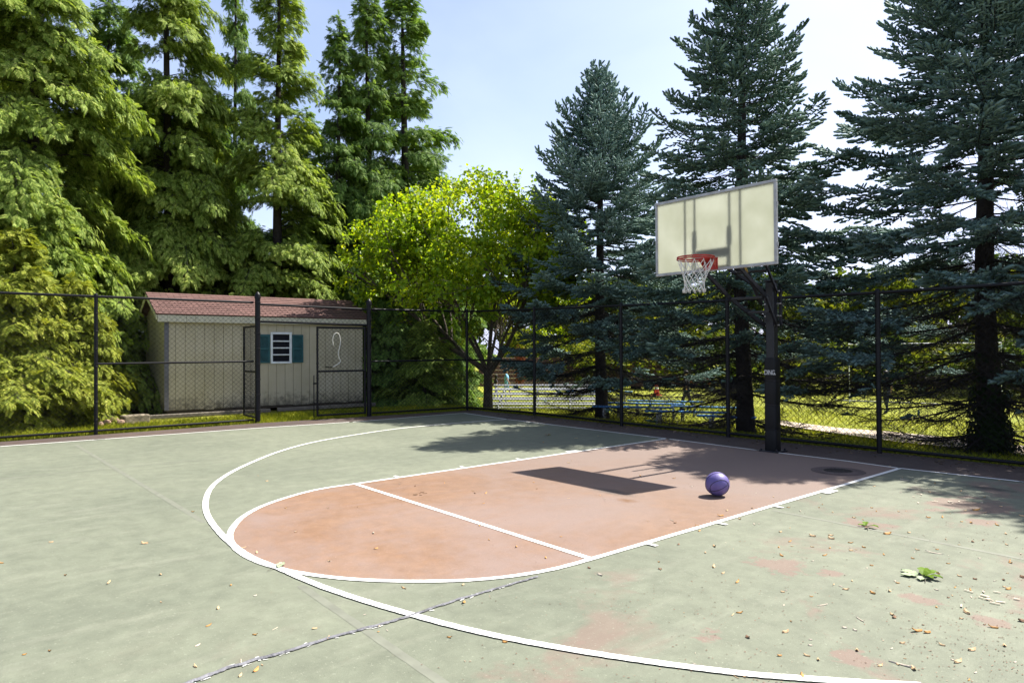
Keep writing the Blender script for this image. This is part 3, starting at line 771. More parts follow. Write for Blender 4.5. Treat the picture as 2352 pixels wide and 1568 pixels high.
# concrete block and broken bits beside the fence post
cb = G(310, 968, .02)
mb = MB(); mb.box((0, 0, .075), (.30, .52, .19), bev=.02, rot=Matrix.Rotation(R(8), 3, 'Z'))
o = mb.build('concrete_block', plain('mossy_concrete', (.20, .165, .115), .9, var=.45, scale=9, bump=.8), None); o.location = (cb[0], cb[1], cb[2]-.02)
tag(o, 'mossy concrete block on the ground beside the shed corner', 'block')
for i, (px, py, s2) in enumerate(((262, 966, .16), (245, 972, .13), (278, 972, .12), (232, 976, .09))):
    q = G(px, py, .02); bm = MB(); nn_ = 9; V = []
    bm.lathe((0, 0, 0), [(s2*.5, -.02), (s2*.62, .02), (s2*.5, .06), (s2*.2, .08)], 7)
    bm.V = [(x*(1+.4*mnoise.noise((x*9+i, y*9, z*9))), y*(1+.4*mnoise.noise((x*9, y*9+i, z*9))), z) for x, y, z in bm.V]
    o = bm.build('rubble_chunk', plain('broken_brick', (.30, .20, .14), .9, var=.4, scale=14, bump=.6)); o.location = q
    tag(o, ['largest pinkish rubble chunk left of the concrete block', 'middle pinkish rubble chunk close to the fence post', 'pinkish rubble chunk touching the concrete block side', 'smallest pinkish rubble chunk farthest from the concrete block'][i], 'rubble', 'rubble chunks by the concrete block')

# ------------------------------------------------------------------ basketball hoop
STEEL = plain('black_painted_steel', (.012, .012, .016), .4, var=.3, scale=12, spec=.35)
PAD = plain('black_vinyl_pad', (.007, .007, .0075), .55, var=.25, scale=5, bump=.15, bscale=14, spec=.25)
hoop = thing('basketball_hoop', 'basketball hoop with cream backboard, red rim and black padded pole', 'basketball hoop', (0, 0, 0))
BX, BY, BT, BB, BH = .0596, -1.4939, 3.600, 2.552, .917
PX, PY = .045, .06
mb = MB(); mb.box((PX, PY, 1.22), (.130, .130, 2.56), bev=.012); mb.box((PX, PY, 2.515), (.16, .16, .025), bev=.008)
mb.build('pole', STEEL, hoop)
# pad: wrapped foam with slight bulges between the straps
mb = MB(); zs = [0.0, .02, .30, .33, .36, .66, .69, .72, 1.02, 1.05, 1.08, 1.36, 1.385]
def rr(h, c=.03, n=5):
    out = []
    for q in range(4):
        cx = (h-c)*(1 if q in (0, 3) else -1); cy2 = (h-c)*(1 if q < 2 else -1)
        for k in range(n):
            a = q*math.pi/2+k*(math.pi/2)/(n-1); out.append((cx+c*math.cos(a), cy2+c*math.sin(a)))
    return out
V = []; F = []
for z in zs:
    bul = .088 if z not in (.33, .69, 1.05) else .083
    if z in (0.0, 1.385): bul = .082
    ring = rr(bul); V += [(PX+x+.003*mnoise.noise((z*4, k*.4, 0)), PY+y, z) for k, (x, y) in enumerate(ring)]
nr = 20
for i in range(len(zs)-1):
    for k in range(nr): F.append((i*nr+k, i*nr+(k+1) % nr, (i+1)*nr+(k+1) % nr, (i+1)*nr+k))
F.append(tuple((len(zs)-1)*nr+k for k in range(nr)))
mb.add(V, F)
pad = mb.build('pole_pad', PAD, hoop, True)
for z in (.33, .69, 1.05):
    mb = MB(); ring = rr(.0855)
    mb.tube([(PX+x, PY+y, z+.006*math.sin(k)) for k, (x, y) in enumerate(ring)], .0035, 6, closed=True); mb.build('strap', STEEL, pad, True)
LET = plain('white_lettering', (.55, .55, .54), .6)
def text(body, size, loc, rot, parent, align):
    cu = bpy.data.curves.new('lettering', 'FONT'); cu.body = body; cu.size = size; cu.align_x = align; cu.extrude = .0008; cu.space_character = .92; cu.offset = .0012
    o = bpy.data.objects.new('lettering', cu); COL.objects.link(o); o.location = loc; o.rotation_euler = rot
    dg_ = bpy.context.evaluated_depsgraph_get(); me = bpy.data.meshes.new_from_object(o.evaluated_get(dg_))
    mt = Matrix.LocRotScale(Vector(loc), Matrix.Identity(3).to_quaternion() if rot is None else __import__('mathutils').Euler(rot).to_quaternion(), Vector((.72, 1, 1)))
    me.transform(mt); COL.objects.unlink(o); bpy.data.objects.remove(o)
    me.materials.clear(); me.materials.append(LET)
    q = bpy.data.objects.new('lettering', me); COL.objects.link(q); q.parent = parent
    return q
text('DING.', .098, (PX-.077, PY-.0890, 1.135), (math.pi/2, 0, 0), pad, 'LEFT')
text('SPAL', .098, (PX-.0890, PY-.077, 1.135), (math.pi/2, 0, -math.pi/2), pad, 'RIGHT')

def board_material():
    m, n, l, b = newmat('fiberglass_board')
    tc = n.new('ShaderNodeTexCoord'); nz = n.new('ShaderNodeTexNoise'); nz.inputs['Scale'].default_value = 3.2; nz.inputs['Detail'].default_value = 6; l.new(tc.outputs['Object'], nz.inputs['Vector'])
    r = n.new('ShaderNodeValToRGB'); r.color_ramp.elements[0].position = .35; r.color_ramp.elements[1].position = .68
    r.color_ramp.elements[0].color = (.585, .60, .52, 1); r.color_ramp.elements[1].color = (.655, .67, .60, 1); l.new(nz.outputs['Fac'], r.inputs['Fac'])
    l.new(r.outputs[0], b.inputs['Base Color']); b.inputs['Roughness'].default_value = .45
    t = n.new('ShaderNodeBsdfTranslucent'); l.new(r.outputs[0], t.inputs['Color'])
    ms = n.new('ShaderNodeMixShader'); ms.inputs[0].default_value = .80; l.new(b.outputs[0], ms.inputs[1]); l.new(t.outputs[0], ms.inputs[2]); l.new(ms.outputs[0], n['Material Output'].inputs['Surface'])
    return m
GALV = plain('dull_aluminium', (.36, .36, .37), .5, metal=.2, var=.2, scale=10)
ft_ = .036
mb = MB(); mb.box((BX, BY, (BT+BB)/2), (2*BH-ft_, .014, BT-BB-ft_)); bd = mb.build('backboard', board_material(), hoop)
mb = MB()
for z in (BT-ft_/2, BB+ft_/2): mb.box((BX, BY, z), (2*BH, .044, ft_), bev=.004)
for x in (BX-BH+ft_/2, BX+BH-ft_/2): mb.box((x, BY, (BT+BB)/2), (ft_, .044, BT-BB-2*ft_-.001), bev=.004)
for z in (BB+.25, BT-.3): mb.box((BX+BH+.004, BY, z), (.012, .02, .05))
mb.build('backboard_frame', GALV, bd)
# rim: double ring, braces, mounting plate
REDP = plain('red_rim_paint', (.42, .022, .016), .4, var=.25, scale=14)
RX, RY, RZ = BX, -1.874, 2.700; RR_ = .232
mb = MB()
for r, z, t in ((RR_, 0, .0105), (RR_+.004, -.024, .009)):
    mb.tube([(RX+r*math.cos(a), RY+r*math.sin(a), RZ+z) for a in np.linspace(0, 2*math.pi, 48, endpoint=False)], t, 8, closed=True)
rim = mb.build('rim', REDP, hoop, True)
mb = MB()
mb.box((BX, BY-.034, RZ-.055), (.20, .024, .16), bev=.004)
mb.add([(BX-.105, BY-.046, RZ+.012), (BX+.105, BY-.046, RZ+.012), (BX+.14, RY+RR_-.06, RZ+.012), (BX-.14, RY+RR_-.06, RZ+.012)] + [(BX-.105, BY-.046, RZ+.002), (BX+.105, BY-.046, RZ+.002), (BX+.14, RY+RR_-.06, RZ+.002), (BX-.14, RY+RR_-.06, RZ+.002)],
       [(0, 1, 2, 3), (7, 6, 5, 4), (0, 4, 5, 1), (1, 5, 6, 2), (2, 6, 7, 3), (3, 7, 4, 0)])
for sx in (-1, 1):
    x = BX+sx*.088
    mb.add([(x-.004, BY-.046, RZ), (x-.004, BY-.046, RZ-.13), (x-.004, RY+RR_-.03, RZ-.012), (x+.004, BY-.046, RZ), (x+.004, BY-.046, RZ-.13), (x+.004, RY+RR_-.03, RZ-.012)],
           [(0, 1, 2), (3, 5, 4), (0, 3, 4, 1), (1, 4, 5, 2), (2, 5, 3, 0)])
mb.build('rim_bracket', REDP, rim)
HK = plain('galvanised_hook', (.5, .5, .5), .4, metal=.6)
mb = MB(); n12 = 12
for k in range(n12):
    mb = MB(); a = 2*math.pi*k/n12; c = (RX+(RR_-.006)*math.cos(a), RY+(RR_-.006)*math.sin(a), RZ-.03)
    mb.tube([(c[0], c[1], c[2]+.012), (c[0]-.01*math.cos(a), c[1]-.01*math.sin(a), c[2]-.014), (c[0], c[1], c[2]-.02)], .0025, 5); mb.build('hook', HK, rim)
# net: knotted cord, twelve loops, narrowing and slightly drifted sideways
NETC = plain('white_net_cord', (.76, .74, .70), .9, var=.15, scale=30)
polys = []
lev = [(RR_-.008, 0.0), (.185, .105), (.155, .165), (.138, .225), (.128, .285), (.128, .335), (.136, .385)]
def np_(k, j):
    r, z = lev[j]; a = 2*math.pi*(k+.5*(j % 2))/n12
    rnd = mnoise.noise_vector((k*1.7, j*2.3, 1))*.010*(j > 0)
    drift = Vector((-.020, -.012, 0))*(z/.385)
    return np.array([RX+r*math.cos(a)+rnd.x+drift.x, RY+r*math.sin(a)+rnd.y+drift.y, RZ-.045-z+rnd.z])
for k in range(n12):
    for j in range(len(lev)-1):
        for dk in ((0, -1) if j % 2 == 0 else (0, 1)):
            a = np_(k, j); b2 = np_(k+dk, j+1); mid = (a+b2)/2; mid[2] -= .006
            polys.append((np.array([a, mid, b2]), .0042))
    a = np_(k, 6); polys.append((np.array([a+[-.012, 0, .02], a+[-.006, 0, -.022], a+[.006, .004, -.022], a+[.012, 0, .02]]), .004))
V, F = tubes(polys, 5); mk('net', V, F, NETC, hoop, True)
# support frame: vertical channels behind the board, lower bent arms, upper arms, cross bars
mb = MB()
for x in (-.42, -.265, .265, .42):
    mb = MB(); mb.box((BX+x, BY+.030, (BT+BB)/2+.02), (.028, .040, BT-BB-.10), bev=.004)
    if abs(x) < .3: mb.box((BX+x, BY+.072, BB+.50), (.075, .03, .14), bev=.004); mb.box((BX+x, BY+.072, BB+.62), (.066, .028, .05), bev=.004)
    mb.build('board_strut', STEEL, bd)
for z, hh_ in ((BB+.27, .075), (BB+.05, .05)):
    mb = MB(); mb.box((BX, BY+.034, z), (.490, .04, hh_), bev=.004); mb.build('cross_bar', STEEL, bd)
for sx in (-1, 1):
    xb, xm, xp = BX+sx*.268, BX+sx*.275, PX+sx*.092
    mb = MB(); mb.bar((xb, BY+.10, BB+.10), (xm, -.62, 2.24), .028, .058); mb.bar((xm, -.62, 2.24), (xp, .03, 1.86), .028, .058); mb.build('lower_arm', STEEL, hoop)
    mb = MB(); xu = BX+sx*.265; mb.bar((xu, BY+.10, BB+.58), (xu+sx*.02, -.62, 2.66), .028, .052); mb.bar((xu+sx*.02, -.62, 2.66), (PX+sx*.092, .05, 2.36), .028, .052); mb.build('upper_arm', STEEL, hoop)
for y, z, wd in ((-.62, 2.24, .50), (-.30, 2.055, .34), (-.50, 2.62, .44)):
    mb = MB(); mb.bar((PX-wd/2, y, z-.008), (PX+wd/2, y, z-.008), .05, .034); mb.build('spreader', STEEL, hoop)
mb = MB(); mb.tube([(PX, -.60, 2.60), (PX, -.22, 2.16)], .028, 10); hy = mb.build('height_adjuster', STEEL, hoop, True)
mb = MB(); mb.tube([(PX, -.84, 2.88), (PX, -.60, 2.60)], .018, 10); mb.build('piston', plain('brass_rod', (.42, .30, .10), .35, metal=.7), hy, True)
mb = MB()
for sx in (-1, 1): mb.bar((PX+sx*.115, .105, 1.86), (PX+sx*.115, .105, 2.40), .022, .05); 
mb.build('side_plate', STEEL, hoop)
for y, z in ((.03, 1.86), (.05, 2.36), (.10, 2.18), (.10, 2.0)):
    mb = MB(); mb.tube([(PX-.135, y, z), (PX+.135, y, z)], .011, 8); mb.build('bolt', HK, hoop, True)
mb = MB(); mb.box((PX, PY, .012), (.30, .30, .016), bev=.004)
for sx in (-1, 1):
    for sy in (-1, 1): mb.lathe((PX+sx*.12, PY+sy*.12, .02), [(.016, 0), (.016, .02), (.008, .03)], 8)
mb.build('base_plate', STEEL, hoop)

# ------------------------------------------------------------------ ball
def ball_material():
    m, n, l, b = newmat('purple_rubber')
    tc = n.new('ShaderNodeTexCoord')
    v = n.new('ShaderNodeTexVoronoi'); v.inputs['Scale'].default_value = 95; l.new(tc.outputs['Object'], v.inputs['Vector'])
    nz = n.new('ShaderNodeTexNoise'); nz.inputs['Scale'].default_value = 9; nz.inputs['Detail'].default_value = 7; l.new(tc.outputs['Object'], nz.inputs['Vector'])
    r = n.new('ShaderNodeValToRGB'); r.color_ramp.elements[0].position = .3; r.color_ramp.elements[1].position = .7
    r.color_ramp.elements[0].color = (.092, .072, .235, 1); r.color_ramp.elements[1].color = (.140, .112, .305, 1); l.new(nz.outputs['Fac'], r.inputs['Fac'])
    l.new(r.outputs[0], b.inputs['Base Color']); b.inputs['Roughness'].default_value = .5
    bp = n.new('ShaderNodeBump'); bp.inputs['Strength'].default_value = .35; bp.inputs['Distance'].default_value = .002; l.new(v.outputs['Distance'], bp.inputs['Height']); l.new(bp.outputs[0], b.inputs['Normal'])
    return m
bp0 = G(1648, 1140); BR = .1215
mb = MB(); prof = [(BR*math.sin(a), -BR*math.cos(a)) for a in np.linspace(.02, math.pi-.02, 33)]
mb.lathe((0, 0, 0), prof, 48); ball = mb.build('basketball', ball_material(), None, True)
ball.location = (bp0[0], bp0[1], BR+.009)
tag(ball, 'purple basketball with black seams resting on the red key', 'basketball')
mb = MB(); rs = BR*1.002
def ring(fn): mb.tube([fn(a) for a in np.linspace(0, 2*math.pi, 72, endpoint=False)], .0028, 6, closed=True)
ring(lambda a: (rs*math.cos(a), rs*math.sin(a), 0)); ring(lambda a: (rs*math.cos(a), 0, rs*math.sin(a)))
for s2 in (-1, 1):
    def crv(a, s2=s2):
        p = Vector((.72*math.cos(a), s2*(.80-.22*math.cos(2*a)), .95*math.sin(a))); p.normalize(); return p*rs
    ring(crv)
mb.build('seam', plain('black_seam_rubber', (.012, .012, .014), .6), ball, True)
ball.rotation_euler = (R(18), R(-24), R(40))

# ------------------------------------------------------------------ floor drain
dr = G(1925, 1082.5)
drain = thing('floor_drain', 'round sunken floor drain in the shaded corner of the red key', 'drain', tuple(dr))
mb = MB(); mb.lathe((0, 0, 0), [(.31, .0085), (.31, .010), (.26, .013), (.175, .015), (.165, .012), (.162, .009)], 32)
mb.F = mb.F[:-2]; mb.M = mb.M[:-2]
mb.build('collar', plain('dark_patched_concrete', (.085, .062, .058), .85, var=.3, scale=8, bump=.4), drain, True)
mb = MB(); mb.lathe((0, 0, 0), [(.164, .0088), (.164, .0094), (.02, .0096)], 32); mb.build('hole_disc', plain('black_disc', (.004, .004, .004), .9), drain)  # flat black disc, darkness of the hole put into its colour
mb = MB(); mb.tube([(.155*math.cos(a), .155*math.sin(a), .012) for a in np.linspace(0, 2*math.pi, 32, endpoint=False)], .006, 6, closed=True)
for k in range(-4, 5):
    x = k*.034; h2 = math.sqrt(max(.0001, .152**2-x*x)); mb.bar((x, -h2, .013), (x, h2, .013), .010, .006)
mb.build('grate', plain('rusty_iron', (.035, .028, .025), .7, var=.4, scale=20), drain)

# ------------------------------------------------------------------ litter on the court: every scrap is its own object
def scrap_mesh(name, L, wd, curl, seed, mat, n=5):
    """a small dry curled leaf scrap with real thickness"""
    rn = random.Random(seed); V = []; F = []
    for i in range(n+1):
        t = i/n; x = (t-.5)*L; ww = wd*math.sin(math.pi*(.12+.76*t))*(.85+.3*rn.random()); z = curl*L*max(0, 2*t-1)**2+.012*L*rn.random()
        for sgn in (-1, -.35, .35, 1): V.append((x+rn.uniform(-1, 1)*L*.03, sgn*ww/2, z+(1-abs(sgn)**2)*wd*.34+rn.uniform(0, .10)*wd+.0012))
    for i in range(n):
        for k in range(3): a = i*4+k; F.append((a, a+1, a+5, a+4))
    b = len(V); V += [(x, y, z-.0015) for x, y, z in V]; F += [tuple(reversed([q+b for q in f])) for f in F]
    me = bpy.data.meshes.new(name); me.from_pydata(V, [], F); me.materials.append(mat); me.update(); return me
ORA = plain('dry_orange_leaf', (.46, .23, .055), .7, var=.35, scale=40); TAN = plain('dry_tan_leaf', (.56, .38, .20), .75, var=.3, scale=40); BRN = plain('dry_brown_leaf', (.19, .105, .055), .8, var=.35, scale=40)
PALE = plain('pale_seed_husk', (.62, .52, .40), .8, var=.25, scale=40)
SM = []
for i in range(6): SM.append((scrap_mesh('leaf_scrap', .024+.007*(i % 3), .013+.004*(i % 2), .10+.06*(i % 3), i, [ORA, TAN, ORA, BRN, TAN, ORA][i]), 'leaf'))
for i in range(3): SM.append((scrap_mesh('leaf_scrap', .020+.004*i, .010, .10, 20+i, [PALE, TAN, PALE][i]), 'husk'))
for i in range(2): SM.append((scrap_mesh('leaf_scrap', .055+.015*i, .006, .05, 30+i, [TAN, PALE][i]), 'stalk'))
def c7(x, y): return (x*.3401+1552.3, y*.3401+1034.9)
def c8(x, y): return (x*.5, y*.5+940.8)
def c6(x, y): return (x*.5+423.4, y*.5+893.8)
spots7 = [(260, 648), (255, 787), (318, 830), (415, 890), (385, 1110), (430, 1098), (485, 1264), (700, 1388), (885, 1388), (908, 1318), (910, 1280), (740, 1228), (778, 1155), (915, 988), (990, 1046), (1190, 882), (1050, 597), (1040, 660), (1006, 710), (920, 652), (770, 616), (785, 647), (706, 551), (695, 655), (715, 712), (432, 615),
           (924, 580), (1180, 625), (1183, 677), (1270, 655), (1290, 795), (1322, 778), (1405, 705), (1427, 565), (1340, 243), (1323, 388), (1265, 468), (1203, 455), (1060, 418), (968, 386), (990, 365), (975, 318), (760, 386), (714, 357), (515, 390), (660, 316), (540, 290), (345, 408), (303, 445), (268, 348), (110, 243), (145, 514), (158, 544), (20, 636), (310, 500),
           (1330, 965), (1444, 952), (1498, 897), (1577, 920), (1210, 1216), (1475, 1130), (1460, 1110), (1245, 1144), (1530, 1303), (1548, 1407), (1527, 1450), (1630, 1222), (1698, 1232), (1670, 1180), (1797, 1316), (1870, 1417), (1905, 1430), (1980, 1552), (2220, 1320), (2145, 1198), (2085, 1178), (1965, 1097), (1990, 945), (1995, 992), (1840, 995), (1760, 1060), (1885, 927), (1770, 830), (1915, 850), (1840, 765), (1600, 730), (1610, 688), (1630, 672), (1745, 694), (1765, 670), (1823, 600), (2005, 618), (2075, 605), (2050, 730), (2235, 638), (2255, 745), (2260, 760), (2240, 830), (2215, 876), (2245, 938), (2230, 565), (2170, 505), (2105, 492), (1995, 490), (1930, 482), (1855, 428), (1800, 452), (1705, 454), (1575, 556), (1505, 414), (1555, 410), (1355, 412), (1530, 184), (1600, 180), (1750, 222), (1900, 212), (1715, 282), (1545, 200), (1925, 275), (2085, 315), (2195, 380), (2085, 420), (2030, 405), (1955, 407), (2020, 870), (2330, 700), (2340, 1155), (2345, 858), (2335, 443), (460, 1530), (855, 1528), (403, 1530), (1100, 1560)]
spots8 = [(235, 610), (665, 616), (737, 760), (1060, 808), (1172, 856), (958, 994), (1263, 1008), (1172, 1036), (228, 1110), (112, 1127), (1675, 943), (1742, 997), (1738, 1022), (1628, 1021), (1778, 1016), (1508, 1052), (1107, 1160), (1205, 1176), (1103, 1224), (1175, 1200), (897, 1182), (1445, 1008), (1000, 915), (740, 886), (5, 706), (2065, 1048), (1855, 820), (1315, 455), (1357, 563), (1715, 570), (1728, 641), (1512, 700), (1118, 636), (1178, 660), (886, 470), (1185, 304), (1226, 329), (500, 795), (300, 762), (908, 1085), (2130, 888), (2320, 1070)]
spots6 = [(1335, 480), (1325, 470), (1385, 480), (1375, 527), (1605, 430), (1620, 460), (1765, 503), (1910, 490), (1930, 505), (2095, 400), (2250, 412), (2330, 450), (2130, 608), (2240, 605), (2255, 617), (2270, 715), (1730, 680), (1820, 757), (1355, 630), (1525, 727), (1400, 695), (1660, 778), (1910, 855), (2185, 828), (1860, 823), (2180, 795), (1280, 900), (990, 437), (1060, 447), (1195, 433), (1780, 330), (1765, 340), (1495, 283), (2245, 285), (880, 735), (867, 663), (665, 793), (512, 658), (796, 543), (660, 548), (466, 548), (1005, 915), (1900, 215), (2000, 205), (1560, 210), (1800, 225), (1650, 245)]
pix = [c7(*p) for p in spots7]+[c8(*p) for p in spots8]+[c6(*p) for p in spots6]
first = {}
LBL = {('leaf', 'green'): ('small dry curled leaf scrap on the worn green court', 'curled leaf scraps on the green court'), ('husk', 'green'): ('tiny pale seed husk on the worn green court', 'seed husks on the green court'), ('stalk', 'green'): ('thin dry leaf stalk on the worn green court', 'leaf stalks on the green court'),
       ('leaf', 'red'): ('small dry curled leaf scrap on the red key', 'curled leaf scraps on the red key'), ('husk', 'red'): ('tiny pale seed husk on the red key', 'seed husks on the red key'), ('stalk', 'red'): ('thin dry leaf stalk on the red key', 'leaf stalks on the red key')}
def in_poly(p, P):
    c = False; j = len(P)-1
    for i in range(len(P)):
        if (P[i][1] > p[1]) != (P[j][1] > p[1]) and p[0] < (P[j][0]-P[i][0])*(p[1]-P[i][1])/(P[j][1]-P[i][1]+1e-12)+P[i][0]: c = not c
        j = i
    return c
def put_scrap(p, k=None, s=1.0):
    me, kd = SM[k if k is not None else rng.choice(len(SM), p=[.14, .13, .14, .07, .10, .10, .08, .07, .07, .05, .05])]
    o = bpy.data.objects.new('leaf_scrap' if kd == 'leaf' else ('seed_husk' if kd == 'husk' else 'leaf_stalk'), me); COL.objects.link(o)
    red = in_poly(p, kp); o.location = (p[0], p[1], .0066 if red else .0040)
    o.rotation_euler = (random.uniform(-.06, .06), random.uniform(-.06, .06), random.uniform(0, 6.28)); sc = s*random.choice((.55, .7, .85, 1, 1, 1.2, 1.6)); o.scale = (sc, sc, sc)
    lb, gr = LBL[(kd, 'red' if red else 'green')]; tag(o, lb, {'leaf': 'dry leaf', 'husk': 'seed husk', 'stalk': 'leaf stalk'}[kd], gr)
for p in pix: put_scrap(G(*p))
for i in range(52):
    x = random.uniform(1500, 2352); y = random.uniform(1060, 1568); put_scrap(G(x, y), random.choice((6, 7, 8, 6, 1, 4)), .8)
# fresh green leaves and torn sprigs
LEAFG = leafmat('fresh_green_leaf', [(.2, (.10, .17, .02)), (.8, (.17, .27, .03))], .3, nscale=6)
LEAFP = leafmat('pale_leaf_underside', [(.2, (.34, .41, .24)), (.8, (.42, .49, .32))], .2, nscale=6)
STEM = plain('dark_stem', (.06, .05, .03), .7)
def sprig(px, py, label, leaves, rot=0, pale=False):
    q = G(px, py, .008); t = thing('leaf_sprig', label, 'leaf sprig', tuple(q), rot); t.scale = (.66, .66, .5)
    for i, (x, y, a, L, wd, tilt, mt) in enumerate(leaves):
        n = 7; V = []; F = []
        for j in range(n+1):
            s2 = j/n; ww = wd*math.sin(math.pi*min(1, .08+.9*s2))**.8*(1+.25*math.sin(j*2.4+i))
            for sg in (-1, 0, 1): V.append(((s2)*L, sg*ww/2, .004+L*tilt*math.sin(s2*2.4)+abs(sg)*wd*.14))
        for j in range(n):
            for k in range(2): b = j*3+k; F.append((b, b+1, b+4, b+3))
        V = [(x+vx*math.cos(a)-vy*math.sin(a), y+vx*math.sin(a)+vy*math.cos(a), vz_) for vx, vy, vz_ in V]
        b = len(V); V += [(p[0], p[1], p[2]-.0012) for p in V]; F += [tuple(reversed([g+b for g in f])) for f in F]
        mk('leaf', V, F, mt, t)
    mb = MB(); mb.tube([(-.02, 0, .012), (.10, -.03, .02), (.20, -.09, .008)], .0028, 6); mb.build('stem', STEM, t)
sprig(2118, 1322, 'largest torn sprig of bright green leaves with pale undersides on the green court', [(-.02, .02, 2.5, .16, .10, .28, LEAFG), (0, .03, 1.6, .14, .09, .35, LEAFG), (.03, .02, .7, .15, .08, .25, LEAFG), (-.03, -.03, 3.6, .17, .10, .03, LEAFP), (.0, -.05, 4.5, .15, .10, .03, LEAFP), (.04, -.02, 5.6, .13, .08, .05, LEAFP), (.03, 0, .1, .13, .06, .3, LEAFG)], R(-40))
sprig(1990, 1208, 'small green leaf sprig on the rusty stain of the green court', [(-.03, 0, 2.6, .13, .07, .22, LEAFG), (.02, .01, .5, .14, .07, .25, LEAFG), (0, 0, 4.4, .10, .06, .2, LEAFG), (.05, -.02, 5.7, .09, .04, .2, BRN)], R(-40))
sprig(645, 1297, 'flat pale green leaf lying where the two white arcs meet', [(-.08, 0, .0, .19, .08, .03, LEAFP)], R(-35))
sprig(1258, 1000, 'dark twig with small leaves in the spruce shadow on the court', [(-.06, .02, 2.7, .16, .05, .18, BRN), (.02, .0, .4, .18, .05, .2, LEAFG), (-.02, -.01, 4.0, .12, .05, .2, BRN)], R(-40))
# heaps of dry bits
for (px, py, nb, spx, lab, mt) in ((2160, 1153, 16, .16, ('pale bark flake in the scatter on the green court near the shade', 'pale bark flakes near the shade'), PALE), (2300, 1380, 12, .11, ('pale torn bark flake at the right edge of the green court', 'pale bark flakes at the right edge'), PALE), (965, 1133, 7, .05, ('dark dry flake in the clump near the free throw line', 'dark dry flakes on the key'), BRN)):
    q = G(px, py, .006)
    for i in range(nb):
        x, y = rng.normal(0, spx, 2); L = random.uniform(.02, .055); mbx = MB()
        mbx.box((0, 0, .003), (L, random.uniform(.006, .016), .003)); mbx.V = [(vx, vy*(1-.5*(vx > 0)*random.random()), vz_+.006*(vx/L)**2) for vx, vy, vz_ in mbx.V]
        o = mbx.build('bark_flake', mt); o.location = (q[0]+x, q[1]+y, q[2]); o.rotation_euler = (0, 0, random.uniform(0, 3.14)); tag(o, lab[0], 'bark flake', lab[1])

# ------------------------------------------------------------------ trees
BARK = plain('dark_conifer_bark', (.026, .020, .017), .9, var=.4, scale=14, bump=.8, bscale=40)
TWIG = plain('dead_twig_bark', (.018, .014, .011), .9, var=.35, scale=20)
SPR = leafmat('blue_spruce_needles', [(.18, (.055, .098, .084)), (.42, (.140, .225, .195)), (.62, (.225, .330, .290)), (.85, (.36, .48, .43))], .28, rough=.55, nscale=1.1, amount=.45)
SPR2 = leafmat('green_spruce_needles', [(.18, (.052, .094, .074)), (.45, (.128, .210, .165)), (.65, (.205, .305, .245)), (.85, (.34, .45, .35))], .28, rough=.55, nscale=1.1, amount=.45)

def shoot_template():
    V = []; F = []
    for x, r in ((0, .09), (.45, .155), (.85, .12)):
        for k in range(4):
            a = k*math.pi/2+.4*x; V.append((x, r*math.cos(a), r*math.sin(a)))
    V.append((1.0, 0, 0)); t = 12
    for i in range(2):
        for k in range(4): F.append((i*4+k, i*4+(k+1) % 4, i*4+4+(k+1) % 4, i*4+4+k))
    F += [(8, 9, 10, t), (10, 11, 8, t)]
    # needles standing off the shoot
    for j in range(9):
        a = j*2.4; x = .08+.10*j; b = len(V); ca, sa = math.cos(a), math.sin(a); L = .235
        V += [(x, .08*ca-.03*sa, .08*sa+.03*ca), (x, .08*ca+.03*sa, .08*sa-.03*ca), (x+.11, L*ca+.008*sa, L*sa-.008*ca), (x+.11, L*ca-.008*sa, L*sa+.008*ca)]
        F.append((b, b+1, b+2, b+3))
    return np.array(V), np.array(F)
SHV, SHF = shoot_template()

